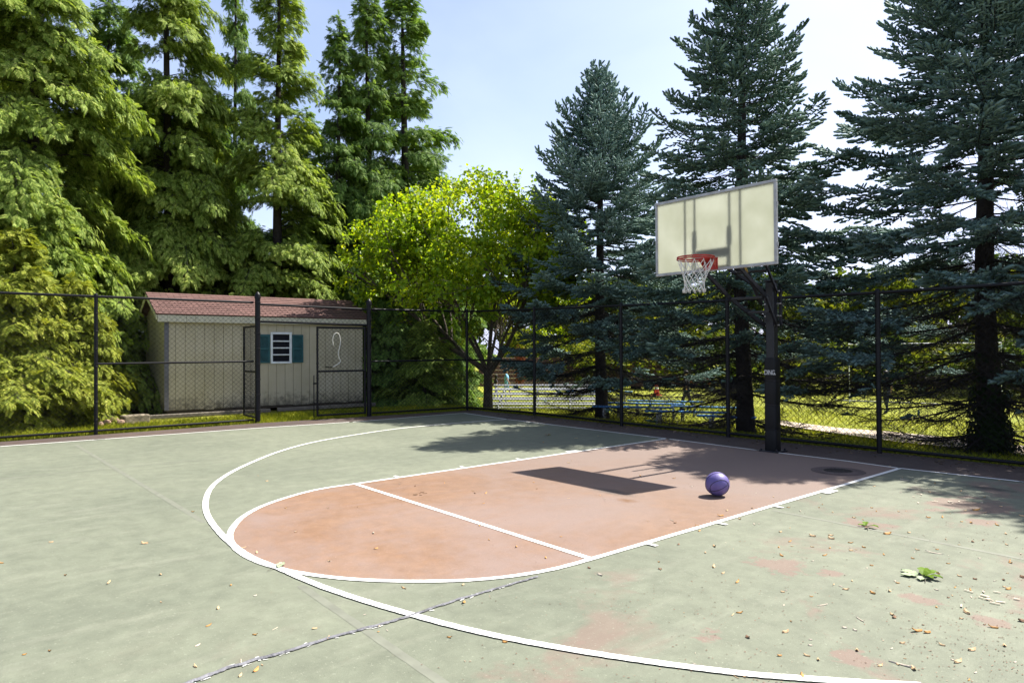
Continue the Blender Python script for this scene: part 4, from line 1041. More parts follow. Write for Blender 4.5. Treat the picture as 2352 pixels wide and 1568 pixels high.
def spruce(base, h, prof, seed, label, lean=(0, 0), rt=.17, z_bare=1.9, dens=1.0, mat=SPR, tipup=.25, azgap=None):
    rg = np.random.default_rng(seed); bx, by, bz = base
    t = thing('spruce_tree', label, 'tree', tuple(base), 0, 'blue spruces behind the long fence')
    zz = np.linspace(-.25, h, 24)
    tr = [(np.c_[lean[0]*zz/h+.03*np.sin(zz*.9+seed), lean[1]*zz/h+.03*np.cos(zz*.7), zz], rt*(1-np.clip(zz, 0, h)/h)**.85*(1+.55*np.exp(-np.clip(zz+.2, 0, 9)*3.0))+.010)]
    V, F = tubes(tr, 12); mk('trunk', V, F, BARK, t, True)
    lim = []; dead = []; sp, sa, su, ss = [], [], [], []
    z = .45; brs = []
    while z < h-.12:
        u = z/h
        nb = int(rg.integers(6, 9))
        a0 = rg.random()*6.28
        for k in range(nb): brs.append((z+rg.normal(0, .035), a0+k*6.283/nb+rg.normal(0, .16)))
        z += (.50-.26*u)*rg.uniform(.75, 1.25)/dens**.5
    for z, a in brs:
        u = min(.995, max(0, z/h)); L = np.interp(z, prof[0], prof[1])*rg.uniform(.72, 1.12)
        if L < .08: L = .08
        dh = np.array([math.cos(a), math.sin(a), 0])
        slope = np.interp(u, [0, .15, .35, .6, .85, 1], [-.22, -.26, -.22, -.06, .26, .90])+rg.normal(0, .06)
        curv = np.interp(u, [0, .2, .5, 1], [.20, .20, .10+tipup*.3, .20+tipup])
        tt = np.linspace(0, 1, 9); side = np.array([-dh[1], dh[0], 0]); wob = rg.normal(0, .05)
        def pt(s):
            s = np.asarray(s, float)[..., None]
            return np.array([lean[0]*u, lean[1]*u, z])+dh*L*s*(1-.05*s)+np.array([0, 0, 1.])*L*(slope*s+curv*s*s*s)+side*L*wob*np.sin(s*3)
        P = pt(tt); lim.append((P, (.006+.012*min(1, L/2.4)*(1.15-u))*(1-.82*tt)+.002))
        tl = np.interp(z, [0, z_bare-.5, z_bare+.05, z_bare+1.3, h*.7, h], [.99, .975, .60, .36, .16, .02])
        # secondaries
        step = .070/dens; ns = max(2, int(L*.92/step)); tsec = np.linspace(.10, .985, ns)
        for i, s in enumerate(tsec):
            if rg.random() < .10: continue
            sg = 1 if i % 2 else -1
            ds = norm((pt(s+.02)-pt(s-.02))[None])[0]; n2 = np.cross(ds, [0, 0, 1.]); n2 /= np.linalg.norm(n2)+1e-9; upn = np.cross(n2, ds)
            L2 = min(.62, .40*(1-s)**.75*L+.10)*rg.uniform(.7, 1.25)
            if s < tl:
                if rg.random() < .95:
                    q = pt(s); d2 = norm((ds*.8+n2*sg*.8+upn*rg.normal(-.1, .35))[None])[0]; m2 = q+d2*L2*.55*rg.uniform(.6, 1.3); e2 = m2+(d2+np.array([0, 0, -.35])*rg.random())*L2*.5
                    dead.append((np.array([q, m2, e2]), np.array([.0050, .0036, .0018])*(1.4 if z < 2.6 else 1)))
                    for _ in range(5 if z < 3.6 else 1):
                        f = rg.random(); q3 = q+(m2-q)*f; dead.append((np.array([q3, q3+norm((d2+rg.normal(0, .6, 3))[None])[0]*L2*.4]), np.array([.0026, .0012])))
                continue
            droop = -.22 if u < .6 else 0.02
            d2 = norm((ds*.72+n2*sg*.72+np.array([0, 0, droop+rg.normal(0, .12)]))[None])[0]
            q = pt(s); e2 = q+d2*L2; e2[2] += .05*L2
            lim.append((np.array([q, (q+e2)/2+[0, 0, .015], e2]), np.array([.0045, .0032, .002])))
            nn = max(1, int(L2/(.046/dens**.5)))
            ts = (np.arange(nn)+.35)/nn
            for j, f in enumerate(ts):
                sg2 = 1 if j % 2 else -1
                p = q+(e2-q)*f+np.array([0, 0, .03*math.sin(f*3.1)*.5])
                n3 = np.cross(d2, upn)
                dd = d2*.75+n3*sg2*rg.uniform(.45, .9)+upn*rg.normal(.18, .28)
                sp.append(p); sa.append(dd); su.append(upn); ss.append(rg.uniform(.095, .15))
            sp.append(e2-d2*.03); sa.append(d2+upn*.1); su.append(upn); ss.append(rg.uniform(.14, .20))
            if rg.random() < .6:
                sp.append(q); sa.append(ds*.8+upn*rg.uniform(.4, .9)+n2*rg.normal(0, .3)); su.append(n2); ss.append(rg.uniform(.09, .14))
        for f in (.93, .97, 1.0) if z > z_bare-.35 else ():
            ds = norm((pt(1.0)-pt(.93))[None])[0]; sp.append(pt(f)); sa.append(ds+rg.normal(0, .12, 3)); su.append(np.array([0, 0, 1.])+rg.normal(0, .1, 3)); ss.append(rg.uniform(.14, .22))
        # dry side twigs hanging under bare low branches
        if z < z_bare+1.8:
            for _ in range(int(26+30*L) if z > .9 else int(16+16*L)):
                s = rg.random()*.85; q = pt(s); d2 = norm((dh*rg.uniform(-.1, .9)+side*rg.normal(0, .7)+np.array([0, 0, rg.normal(-.35, .3)]))[None])[0]; l3 = rg.uniform(.15, .55)
                dead.append((np.array([q, q+d2*l3*.5, q+d2*l3+np.array([0, 0, rg.normal(.02, .05)])]), np.array([.0042, .003, .0014])))
    # leader
    for k in range(7):
        sp.append(np.array([lean[0], lean[1], h-.32+.05*k])); sa.append(np.array([rg.normal(0, .35), rg.normal(0, .35), 1.])); su.append(np.array([1., 0, .1])); ss.append(.20)
    V, F = tubes(lim, 4); mk('branches', V, F, BARK, t)
    if dead:
        V, F = tubes(dead, 3); mk('dead_twigs', V, F, TWIG, t)
    V, F = bake(SHV, SHF, sp, sa, su, ss); mk('crown', V, F, mat, t)
    return t, len(sp)

cnt = []
cnt.append(spruce((-6.95, 4.10, gz(-6.95, 4.1)-.02), 9.25, ([0, .8, 2.2, 4.2, 5.6, 7.0, 8.3, 9.3], [2.2, 2.8, 2.95, 2.6, 2.05, 1.35, .55, .06]), 3, 'shortest blue spruce, its pointed top clear against the sky', rt=.16, z_bare=1.5, tipup=.5, dens=1.15)[1])
cnt.append(spruce((-2.53, 3.60, gz(-2.53, 3.6)-.02), 10.8, ([0, .8, 2.2, 4.0, 5.8, 7.6, 9.4, 10.8], [2.2, 2.8, 2.95, 2.5, 2.0, 1.35, .68, .08]), 8, 'tall dark blue spruce standing right behind the backboard', rt=.165, z_bare=1.9, mat=SPR2, dens=1.0)[1])
cnt.append(spruce((1.47, 5.00, gz(1.47, 5.0)-.02), 10.7, ([0, .9, 2.4, 4.2, 6.0, 8.0, 9.6, 10.7], [2.7, 3.5, 3.75, 3.25, 2.5, 1.65, .85, .1]), 21, 'widest blue spruce at the right with ivy round its thick trunk', rt=.20, z_bare=2.1, dens=1.1)[1])
cnt.append(spruce((5.1, 4.6, gz(5.1, 4.6)-.02), 10.2, ([0, .9, 2.4, 4.2, 6.0, 8.0, 9.4, 10.2], [2.5, 3.1, 3.4, 3.0, 2.5, 1.6, .7, .1]), 33, 'blue spruce at the right edge, only its left boughs showing beside the widest spruce', rt=.18, z_bare=2.0)[1])
print('shoots', cnt)

# scaly drooping sprays of the tall hedge conifers
def spray_template(npair=6):
    V = []; F = []
    def dia(x0, y0, x1, y1, wd, z0, z1):
        dx, dy = x1-x0, y1-y0; L = math.hypot(dx, dy); nx_, ny_ = -dy/L*wd, dx/L*wd; b = len(V)
        mx_, my_, mz_ = x0+dx*.45, y0+dy*.45, (z0+z1)/2+.012
        V.extend([(x0, y0, z0), (mx_+nx_, my_+ny_, mz_), (x1, y1, z1), (mx_-nx_, my_-ny_, mz_)]); F.append((b, b+1, b+2, b+3))
    zc = lambda x: -.34*x*x
    dia(0, 0, .55, 0, .045, 0, zc(.55)); dia(.45, 0, 1.05, 0, .05, zc(.45), zc(1.05)-.02)
    for i in range(npair):
        x = .06+.84*i/npair; L = .42*(1-.62*x)+.06
        for s in (1, -1):
            xx = x+(.06 if s > 0 else 0); dia(xx, 0, xx+L*.74, s*L*.70, .058, zc(xx), zc(xx)-.16*L-.05)
    return np.array(V), np.array(F)
SYV, SYF = spray_template()
CED1 = leafmat('sunlit_cedar_sprays', [(.12, (.040, .076, .012)), (.40, (.175, .262, .045)), (.62, (.315, .405, .085)), (.88, (.52, .56, .16))], .42, tcol=(1, 1.0, .5), rough=.55, nscale=.8, amount=.5)  # lighter copy of the sprays, sunlit look put into the colour
CED2 = leafmat('darker_cedar_sprays', [(.12, (.024, .060, .012)), (.40, (.100, .188, .042)), (.62, (.190, .295, .072)), (.88, (.35, .43, .13))], .42, tcol=(1, 1.0, .5), rough=.55, nscale=.8, amount=.5)  # darker copy of the same sprays, shade put into the colour
YEL = leafmat('yellow_green_hemlock_sprays', [(.12, (.055, .090, .010)), (.40, (.190, .236, .032)), (.65, (.330, .366, .055)), (.90, (.50, .47, .11))], .40, tcol=(1.05, 1.0, .5), rough=.55, nscale=1.2, amount=.5)

def conifer_meshes(h, prof, seed, mat, dens=1.0, rt=.17, z0=.5, size=.31, droop=.8, rise=.38, bare=0.0, sideways=0):
    """trunk, branches and spray meshes of one drooping conifer, base at the origin"""
    rg = np.random.default_rng(seed)
    zz = np.linspace(-.3, h, 18); lx, ly = .10*math.sin(seed), .10*math.cos(seed*2)
    tv = tubes([(np.c_[lx*np.sin(zz*.35), ly*np.sin(zz*.4), zz], rt*(1-np.clip(zz, 0, h)/h)**.8+.012)], 10)
    lim = []; sp, sa, su, ss = [], [], [], []
    nb = int(h*15.0*dens); zs = z0+(h-z0-.1)*rg.random(nb)**.92
    for z in zs:
        u = z/h; a = rg.random()*6.283; L = np.interp(z, prof[0], prof[1])*rg.uniform(.42, 1.2)
        if L < .15: L = .15
        dh = np.array([math.cos(a), math.sin(a), 0]); side = np.array([-dh[1], dh[0], 0])
        rs = rise+.55*max(0, u-.6)+rg.normal(0, .10); dr = droop*(1-.45*u)*rg.uniform(.75, 1.25)*min(1, .55+L*.25)
        wob = rg.normal(0, .07)
        def pt(s):
            s = np.asarray(s, float)[..., None]
            return np.array([0, 0, z])+dh*L*s*(1-.10*s)+np.array([0, 0, 1.])*L*(rs*s-dr*s*s)+side*L*wob*np.sin(s*3)
        tt = np.linspace(0, 1, 7); lim.append((pt(tt), (.006+.011*min(1, L/2.5))*(1-.8*tt)+.002))
        ns = max(3, int(L*.85/.072)); tsec = np.linspace(.22, .99, ns)
        for i, s in enumerate(tsec):
            if bare and s < bare: continue
            sg = 1 if i % 2 else -1
            ds = norm((pt(s+.02)-pt(s-.02))[None])[0]
            L2 = (.40*(1-s)*L+.18)*rg.uniform(.65, 1.3); L2 = min(L2, .9)
            d2 = norm((ds*.65+side*sg*.8+np.array([0, 0, -.10+rg.normal(0, .14)]))[None])[0]
            q = pt(s); e2 = q+d2*L2+np.array([0, 0, -.28*L2])
            lim.append((np.array([q, q+d2*L2*.5, e2]), np.array([.004, .003, .0015])))
            n3 = max(1, int(L2/.050))
            for j in range(n3):
                f = (j+.5)/n3; p = q+(e2-q)*f
                p = p+rg.normal(0, .04, 3)*np.array([1, 1, 1.8]); dd = d2*.5+side*rg.normal(0, .6)+dh*.32+np.array([0, 0, -.32+rg.normal(0, .36)])
                sp.append(p); sa.append(dd); su.append(np.array([0, 0, 1.])+dh*.5+rg.normal(0, .5, 3)); ss.append(size*rg.uniform(.6, 1.15))
            sp.append(e2-d2*.05); sa.append(d2*.6+dh*.35+np.array([0, 0, -.45])); su.append(np.array([0, 0, 1.])+dh*.5+rg.normal(0, .22, 3)); ss.append(size*rg.uniform(.8, 1.25))
        ds = norm((pt(1.)-pt(.9))[None])[0]
        for k in range(3): sp.append(pt(.9+.05*k)); sa.append(ds+rg.normal(0, .2, 3)); su.append(np.array([0, 0, 1.])+dh*.4); ss.append(size*rg.uniform(.9, 1.3))
    for k in range(10):
        sp.append(np.array([lx*math.sin(h*.35), ly*math.sin(h*.4), h-.5+.06*k])); sa.append(np.array([rg.normal(0, .5), rg.normal(0, .5), .8])); su.append(np.array([1., .2, .1])); ss.append(size*.9)
    lv = tubes(lim, 3); sv = bake(SYV, SYF, sp, sa, su, ss)
    return tv, lv, sv, len(sp)

def conifer_proto(nm, *a, **k):
    mat = a[3]; tv, lv, sv, n = conifer_meshes(*a, **k); print(nm, n)
    out = []
    for nm2, (V, F), m in (('trunk', tv, BARK), ('branches', lv, BARK), ('crown', sv, mat)):
        o = mk(nm2, V, F, m); out.append(o.data); bpy.data.objects.remove(o)
    return out
def place_tree(proto, name, label, loc, rotz, sc, group=None, cat='tree', mats=None):
    t = thing(name, label, cat, loc, rotz, group); t.scale = sc if hasattr(sc, '__len__') else (sc, sc, sc)
    for me, nm2 in zip(proto, ('trunk', 'branches', 'crown')):
        if me is None: continue
        o = bpy.data.objects.new(nm2, me); COL.objects.link(o); o.parent = t
        if mats and nm2 == 'crown':
            o.material_slots[0].link = 'OBJECT'; o.material_slots[0].material = mats
    return t
PA = conifer_proto('A', 15.0, ([0, .6, 3, 7, 11, 13.6, 15], [2.6, 3.0, 2.9, 2.35, 1.55, .75, .12]), 5, CED1, rise=.42, droop=.8, size=.23)
PB = conifer_proto('B', 13.6, ([0, .6, 3, 6, 9, 12, 13.6], [1.9, 2.2, 2.1, 1.85, 1.35, .65, .10]), 12, CED2, rise=.5, droop=.85, size=.22)
def gpos(px, dist):
    d = ray_dir(px, 800); d = d/np.linalg.norm(d[:2]); p = CAM+d*dist; return (float(p[0]), float(p[1]), float(gz(p[0], p[1])))
HG = 'tall conifers standing in a row behind the shed'
LIT = CED1
place_tree(PA, 'cedar_tree', 'huge sunlit drooping conifer at the left edge, nearest of the row', gpos(85, 20.6), .3, (1.02, 1.02, 1.12), HG)
place_tree(PA, 'cedar_tree', 'tall sunlit conifer with its bare dark trunk showing above the shed roof', gpos(385, 23.0), 2.4, (.92, .92, 1.10), HG)
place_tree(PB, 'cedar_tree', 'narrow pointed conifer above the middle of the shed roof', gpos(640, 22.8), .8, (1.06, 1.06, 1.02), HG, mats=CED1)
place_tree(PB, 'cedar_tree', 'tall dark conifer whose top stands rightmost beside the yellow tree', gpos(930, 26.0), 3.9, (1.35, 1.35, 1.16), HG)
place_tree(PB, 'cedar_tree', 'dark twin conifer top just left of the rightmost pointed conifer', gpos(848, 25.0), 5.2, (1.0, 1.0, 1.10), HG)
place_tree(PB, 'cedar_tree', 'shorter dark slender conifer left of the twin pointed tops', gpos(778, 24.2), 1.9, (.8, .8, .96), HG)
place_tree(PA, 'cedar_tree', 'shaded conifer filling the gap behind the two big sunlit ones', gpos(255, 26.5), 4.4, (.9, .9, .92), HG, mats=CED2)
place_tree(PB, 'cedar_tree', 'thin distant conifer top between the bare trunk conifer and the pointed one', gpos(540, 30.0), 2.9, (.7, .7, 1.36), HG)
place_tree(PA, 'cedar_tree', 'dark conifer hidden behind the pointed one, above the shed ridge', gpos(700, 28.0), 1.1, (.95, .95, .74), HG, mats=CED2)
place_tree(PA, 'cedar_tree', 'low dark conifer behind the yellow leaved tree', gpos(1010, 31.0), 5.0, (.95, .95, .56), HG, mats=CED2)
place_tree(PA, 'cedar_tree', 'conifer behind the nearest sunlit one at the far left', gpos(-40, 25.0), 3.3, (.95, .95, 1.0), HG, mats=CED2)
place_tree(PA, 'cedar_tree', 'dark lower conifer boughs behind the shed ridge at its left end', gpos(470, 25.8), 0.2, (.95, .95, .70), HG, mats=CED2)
# bright hemlock shrubs behind the left fence
PS = conifer_proto('S', 4.4, ([0, .2, 1.2, 2.6, 3.6, 4.4], [1.9, 2.1, 1.9, 1.25, .65, .12]), 31, YEL, dens=1.9, rt=.07, z0=.15, size=.25, droop=.55, rise=.35)
SG = 'yellow green hemlock shrubs behind the left fence'
place_tree(PS, 'hemlock_shrub', 'large yellow green hemlock shrub at the left edge behind the fence', gpos(28, 17.7), .5, (.92, .92, .95), SG, 'shrub')
place_tree(PS, 'hemlock_shrub', 'smaller yellow green hemlock shrub just left of the shed', gpos(178, 18.2), 2.6, (.62, .62, .74), SG, 'shrub')
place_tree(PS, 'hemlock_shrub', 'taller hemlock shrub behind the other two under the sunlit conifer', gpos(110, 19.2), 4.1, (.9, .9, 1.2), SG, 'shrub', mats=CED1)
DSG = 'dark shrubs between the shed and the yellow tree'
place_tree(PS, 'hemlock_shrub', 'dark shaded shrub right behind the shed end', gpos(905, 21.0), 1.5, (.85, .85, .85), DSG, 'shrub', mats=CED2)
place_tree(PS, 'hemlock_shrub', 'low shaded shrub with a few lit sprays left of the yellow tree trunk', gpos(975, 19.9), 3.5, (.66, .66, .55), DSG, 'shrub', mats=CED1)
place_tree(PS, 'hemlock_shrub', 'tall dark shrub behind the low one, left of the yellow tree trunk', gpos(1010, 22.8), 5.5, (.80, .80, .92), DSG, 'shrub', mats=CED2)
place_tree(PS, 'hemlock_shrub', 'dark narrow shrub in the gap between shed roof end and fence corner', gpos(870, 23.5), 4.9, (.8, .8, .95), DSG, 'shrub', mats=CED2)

# the yellow-green deciduous tree in the corner
YL = leafmat('yellow_green_leaves', [(.15, (.10, .20, .010)), (.42, (.205, .335, .014)), (.65, (.34, .44, .018)), (.88, (.50, .50, .03))], .56, tcol=(1.25, 1.15, .45), rough=.42, nscale=.55, amount=.42, spec=.4)
YBARK = plain('grey_brown_bark', (.080, .062, .045), .9, var=.45, scale=10, bump=.9, bscale=26)
def leaf_template():
    # a folded heart-shaped leaf
    V = [(0, 0, 0), (.25, .40, .07), (.62, .40, .05), (1.0, 0, -.10), (.5, 0, .0), (.62, -.40, .05), (.25, -.40, .07)]
    F = [(0, 4, 2, 1), (4, 3, 2, 2), (0, 6, 5, 4), (4, 5, 3, 3)]
    F = [(0, 4, 2, 1), (0, 6, 5, 4)]
    V2 = [(0, 0, 0), (.18, .42, .08), (.70, .30, .03), (1.0, 0, -.12), (.70, -.30, .03), (.18, -.42, .08)]
    return np.array(V2), np.array([(0, 3, 2, 1), (0, 5, 4, 3)])
LFV, LFF = leaf_template()
def deciduous(seed, spread=1.0, nl=11, lsize=.082):
    rg = np.random.default_rng(seed); lim = []; lp, la, lu_, lsz = [], [], [], []
    tz = np.linspace(-.25, 1.30, 7); tr = np.c_[.05*np.sin(tz*1.5)-.06*tz, .03*tz, tz]
    lim.append((tr, np.interp(tz, [-.25, 0, .4, 1.3], [.24, .165, .135, .125])))
    fork = tr[-1]
    def grow(p, d, L, r, lev):
        n = 6; P = [p]; q = p.copy(); dd = d.copy()
        for i in range(n):
            dd = norm((dd+rg.normal(0, .10, 3)+np.array([0, 0, .045 if lev < 2 else -.015]))[None])[0]; q = q+dd*L/n; P.append(q.copy())
        P = np.array(P); lim.append((P, np.linspace(r, r*.55, n+1)))
        if lev >= 3:
            for i in range(nl):
                f = rg.uniform(.15, 1.05); k = min(n-1, int(f*n)); b = P[k]+(P[k+1]-P[k])*(f*n-k)+rg.normal(0, .055, 3)
                lp.append(b); la.append(norm((dd*.4+rg.normal(0, .6, 3)+np.array([0, 0, -.45]))[None])[0]); lu_.append(np.array([0, 0, 1.])+rg.normal(0, .55, 3)); lsz.append(lsize*rg.uniform(.6, 1.3))
            return
        nc = (6, 6, 5)[lev]
        for i in range(nc):
            f = rg.uniform(.35, 1.0) if i < nc-1 else 1.0; k = min(n-1, int(f*n)); b = P[k]+(P[k+1]-P[k])*(f*n-k)
            perp = rg.normal(0, 1, 3); perp -= dd*perp.dot(dd); perp = norm(perp[None])[0]
            an = rg.uniform(.35, .95) if i < nc-1 else .25
            nd = dd*math.cos(an)+perp*math.sin(an); nd[2] = nd[2]*(.75 if lev > 0 else 1)+(.05 if lev < 2 else 0)
            grow(b, norm(nd[None])[0], L*rg.uniform(.50, .76), r*.52, lev+1)
    dirs = [(-.62, -.52, .80), (-.95, -.25, .62), (.10, .15, 1.0), (.62, .55, .80), (-.15, -.75, .85), (.70, -.05, .75), (-.35, .60, .85), (-.25, -.25, 1.0), (.25, .45, .95)]
    for i, d in enumerate(dirs):
        d = norm(np.array(d)[None])[0]; grow(fork+np.array([0, 0, -.12*(i % 3)]), d, rg.uniform(1.9, 2.4)*spread, .072-.003*i, 0)
    A = np.array(lp); e = ((A-np.array([-.45, -.35, 4.1]))/np.array([3.6, 3.6, 2.95])); k = (e**2).sum(1)*(1+.35*np.array([mnoise.noise(tuple(p*.9)) for p in A])) < 1
    lp, la, lu_, lsz = A[k], np.array(la)[k], np.array(lu_)[k], np.array(lsz)[k]
    ne = 9000; dv = norm(rg.normal(0, 1, (ne, 3))); dv[:, 2] = np.where(dv[:, 2] < -.35, -dv[:, 2], dv[:, 2]); ex = np.array([-.45, -.35, 4.1])+dv*np.array([3.45, 3.45, 2.8])*(rg.uniform(.62, 1.0, ne)**.6)[:, None]
    kk = np.array([mnoise.noise(tuple(p*1.15)) for p in ex]) > -.12; ex = ex[kk]
    lp = np.vstack([lp, ex]); la = np.vstack([la, rg.normal(0, .6, (len(ex), 3))+[0, 0, -.45]]); lu_ = np.vstack([lu_, rg.normal(0, .55, (len(ex), 3))+[0, 0, 1.]]); lsz = np.concatenate([lsz, lsize*rg.uniform(.6, 1.3, len(ex))])
    lim = [x for x in lim if ((x[0][-1]-np.array([-.45, -.35, 4.1]))**2/np.array([3.6, 3.6, 2.95])**2).sum() < 1.05]
    return lim, (lp, la, lu_, lsz)
lim, lf = deciduous(14, 1.42, 40, .095)
yp = G(1120, 935, -.12)
yt = thing('redbud_tree', 'bright yellow green leafy tree at the fence corner', 'tree', (yp[0], yp[1], float(gz(yp[0], yp[1]))))
ntr = [x for x in lim if x[1][0] > .05]; nsm = [x for x in lim if x[1][0] <= .05]
V, F = tubes(ntr, 10); mk('trunk', V, F, YBARK, yt, True)
V, F = tubes(nsm, 4); mk('branches', V, F, YBARK, yt)
V, F = bake(LFV, LFF, *lf); mk('crown', V, F, YL, yt); print('yellow leaves', len(lf[0]))

# ivy round the foot of the wide spruce
rg = np.random.default_rng(4); n = 1500
th = rg.uniform(0, 6.283, n); zz = rg.beta(1.0, 2.4, n)*1.9; rad = .21+.10*np.exp(-zz*1.6)+np.abs(rg.normal(0, .05, n))+.28*rg.random(n)**3*np.exp(-zz*4)
pos = np.c_[rad*np.cos(th), rad*np.sin(th), zz]; ax = np.c_[np.cos(th)*.5, np.sin(th)*.5, -np.ones(n)]+rg.normal(0, .35, (n, 3))
V, F = bake(LFV, LFF, pos, ax, np.c_[np.cos(th), np.sin(th), .3*np.ones(n)], rg.uniform(.05, .10, n))
o = mk('ivy', V, F, leafmat('dark_ivy_leaves', [(.2, (.012, .026, .008)), (.8, (.035, .060, .018))], .15), None); o.location = (1.47, 5.0, gz(1.47, 5.0)); tag(o, 'dark ivy climbing the foot of the widest spruce trunk', 'ivy')

# ------------------------------------------------------------------ grass close to the fences
def blades(n, fx, hmin, hmax, seed):
    rg = np.random.default_rng(seed); P = fx(rg, n); P = P[(P[:, 0] > -60)]; n = len(P)
    z = gz(P[:, 0], P[:, 1]); hh = rg.uniform(hmin, hmax, n); a = rg.uniform(0, 6.283, n); wd = rg.uniform(.004, .008, n); ln = rg.uniform(.1, .55, n)*hh; b = rg.uniform(0, 6.283, n)
    c, s = np.cos(a)*wd, np.sin(a)*wd; lx, ly = np.cos(b)*ln, np.sin(b)*ln
    v0 = np.c_[P[:, 0]-c, P[:, 1]-s, z-.01]; v1 = np.c_[P[:, 0]+c, P[:, 1]+s, z-.01]
    v2 = np.c_[P[:, 0]+c*.4+lx, P[:, 1]+s*.4+ly, z+hh]; v3 = np.c_[P[:, 0]-c*.4+lx, P[:, 1]-s*.4+ly, z+hh]
    V = np.stack([v0, v1, v2, v3], 1).reshape(-1, 3); return V, (np.arange(n)*4)[:, None]+np.arange(4)
GRASS = leafmat('grass_blades', [(.1, (.11, .155, .014)), (.5, (.23, .265, .024)), (.9, (.38, .35, .055))], .45, tcol=(1.1, 1.05, .5), nscale=1.2, amount=.55)
def f_left(rg, n):
    y = rg.uniform(-11, 2.6, n); xe = np.interp(y, [-11, -4, 1.25, 2.6], [-9.60, -9.5, -9.0, -9.0]); x = xe-1.9*rg.random(n)**1.2; return np.c_[x, y]
def f_right(rg, n):
    x = rg.uniform(-9.4, 6.5, n); ye = np.interp(x, [-9, -6.5, -1.3, 3, 7], [1.28, 1.42, 1.25, 1.15, 1.1]); y = ye+4.6*rg.random(n)**1.6; return np.c_[x, y]
def f_far(rg, n):
    x = rg.uniform(-17, 8, n); y = rg.uniform(4.5, 14, n); return np.c_[x, y]
def f_edge(rg, n):  # tufts creeping in under the fences
    m = n//2; y = rg.uniform(-10, 1.2, m); xe = np.interp(y, [-11, -4, 1.25], [-9.50, -9.43, -8.85]); A = np.c_[xe+rg.normal(0, .05, m), y]
    x = rg.uniform(-9.0, 1.5, n-m); ye = np.interp(x, [-9, -6.5, -1.3, 3], [1.22, 1.36, 1.18, 1.10]); B = np.c_[x, ye+rg.normal(0, .04, n-m)]
    P = np.vstack([A, B]); k = np.array([mnoise.noise((p[0]*1.3, p[1]*1.3, 2)) for p in P]) > -.05; return P[k]
V, F = join(blades(26000, f_left, .03, .10, 1), blades(42000, f_right, .03, .12, 2), blades(30000, f_far, .04, .10, 3), blades(6000, f_edge, .02, .07, 4))
o = mk('grass', V, F, GRASS); o['kind'] = 'stuff'; o['label'] = 'sunlit yellow green grass behind both fences'
# fallen twigs, needles and husks along the shaded fence foot
rg = np.random.default_rng(9); n = 900
x = rg.uniform(-9, 6, n); ye = np.interp(x, [-9, -6.5, -1.3, 3, 7], [1.22, 1.36, 1.18, 1.10, 1.05]); y = ye-np.abs(rg.normal(0, .28, n))
a = rg.uniform(0, 6.28, n); V, F = bake(LFV*np.array([1, .45, 1.2]), LFF, np.c_[x, y, np.full(n, .007)], np.c_[np.cos(a), np.sin(a), rg.normal(.05, .1, n)], np.c_[rg.normal(0, .2, n), rg.normal(0, .2, n), np.ones(n)], rg.uniform(.02, .055, n))
o = mk('leaf_litter', V, F, leafmat('mixed_leaf_litter', [(.2, (.07, .05, .03)), (.6, (.20, .14, .08)), (.9, (.42, .36, .26))], 0)); o['kind'] = 'stuff'; o['label'] = 'dry litter drifted along the foot of the long fence'

rg = np.random.default_rng(77); P = []
while len(P) < 1500:
    px, py = rg.uniform(900, 2352), rg.uniform(1060, 1568)
    if rg.random() > ((px-700)/1650)**1.5: continue
    q = G(px, py, .006)
    if mnoise.noise((q[0]*1.1, q[1]*1.1, 4))+rg.random()*.7 > .25: P.append(q)
P = np.array(P); n = len(P); a = rg.uniform(0, 6.28, n)
V, F = bake(LFV*np.array([1, .5, 1.0]), LFF, P, np.c_[np.cos(a), np.sin(a), np.full(n, .04)], np.c_[rg.normal(0, .2, n), rg.normal(0, .2, n), np.ones(n)], rg.uniform(.005, .014, n))
o = mk('debris_specks', V, F, leafmat('pinkish_brown_specks', [(.2, (.10, .06, .04)), (.6, (.24, .14, .10)), (.9, (.42, .33, .24))], 0)); o['kind'] = 'stuff'; o['label'] = 'tiny brown and pinkish specks strewn over the court'

# ------------------------------------------------------------------ the playing field beyond
PATHM = plain('beige_path_gravel', (.42, .34, .27), .9, var=.12, scale=3, bump=.3)
pA = [GT(1780, 968), GT(1930, 987), GT(2060, 997), GT(2200, 1012), GT(2360, 1030)]
pB = [GT(1780, 978), GT(1930, 1001), GT(2060, 1019), GT(2200, 1034), GT(2360, 1052)]
def strip(A, B, n, dz):
    A = np.array(A); B = np.array(B); t = np.linspace(0, len(A)-1, n)
    ia = np.array([np.interp(t, range(len(A)), A[:, k]) for k in range(3)]).T; ib = np.array([np.interp(t, range(len(B)), B[:, k]) for k in range(3)]).T
    V = np.stack([ia, ia*.5+ib*.5, ib], 1).reshape(-1, 3); V[:, 2] = gz(V[:, 0], V[:, 1])+dz
    F = np.array([(i*3+k, i*3+k+1, i*3+k+4, i*3+k+3) for i in range(n-1) for k in range(2)]); return V, F
V, F = strip(pA, pB, 40, .05); structure(mk('path', V, F, PATHM, smooth=True))
ALU = plain('bare_aluminium', (.58, .59, .62), .35, metal=.5, var=.15, scale=6)
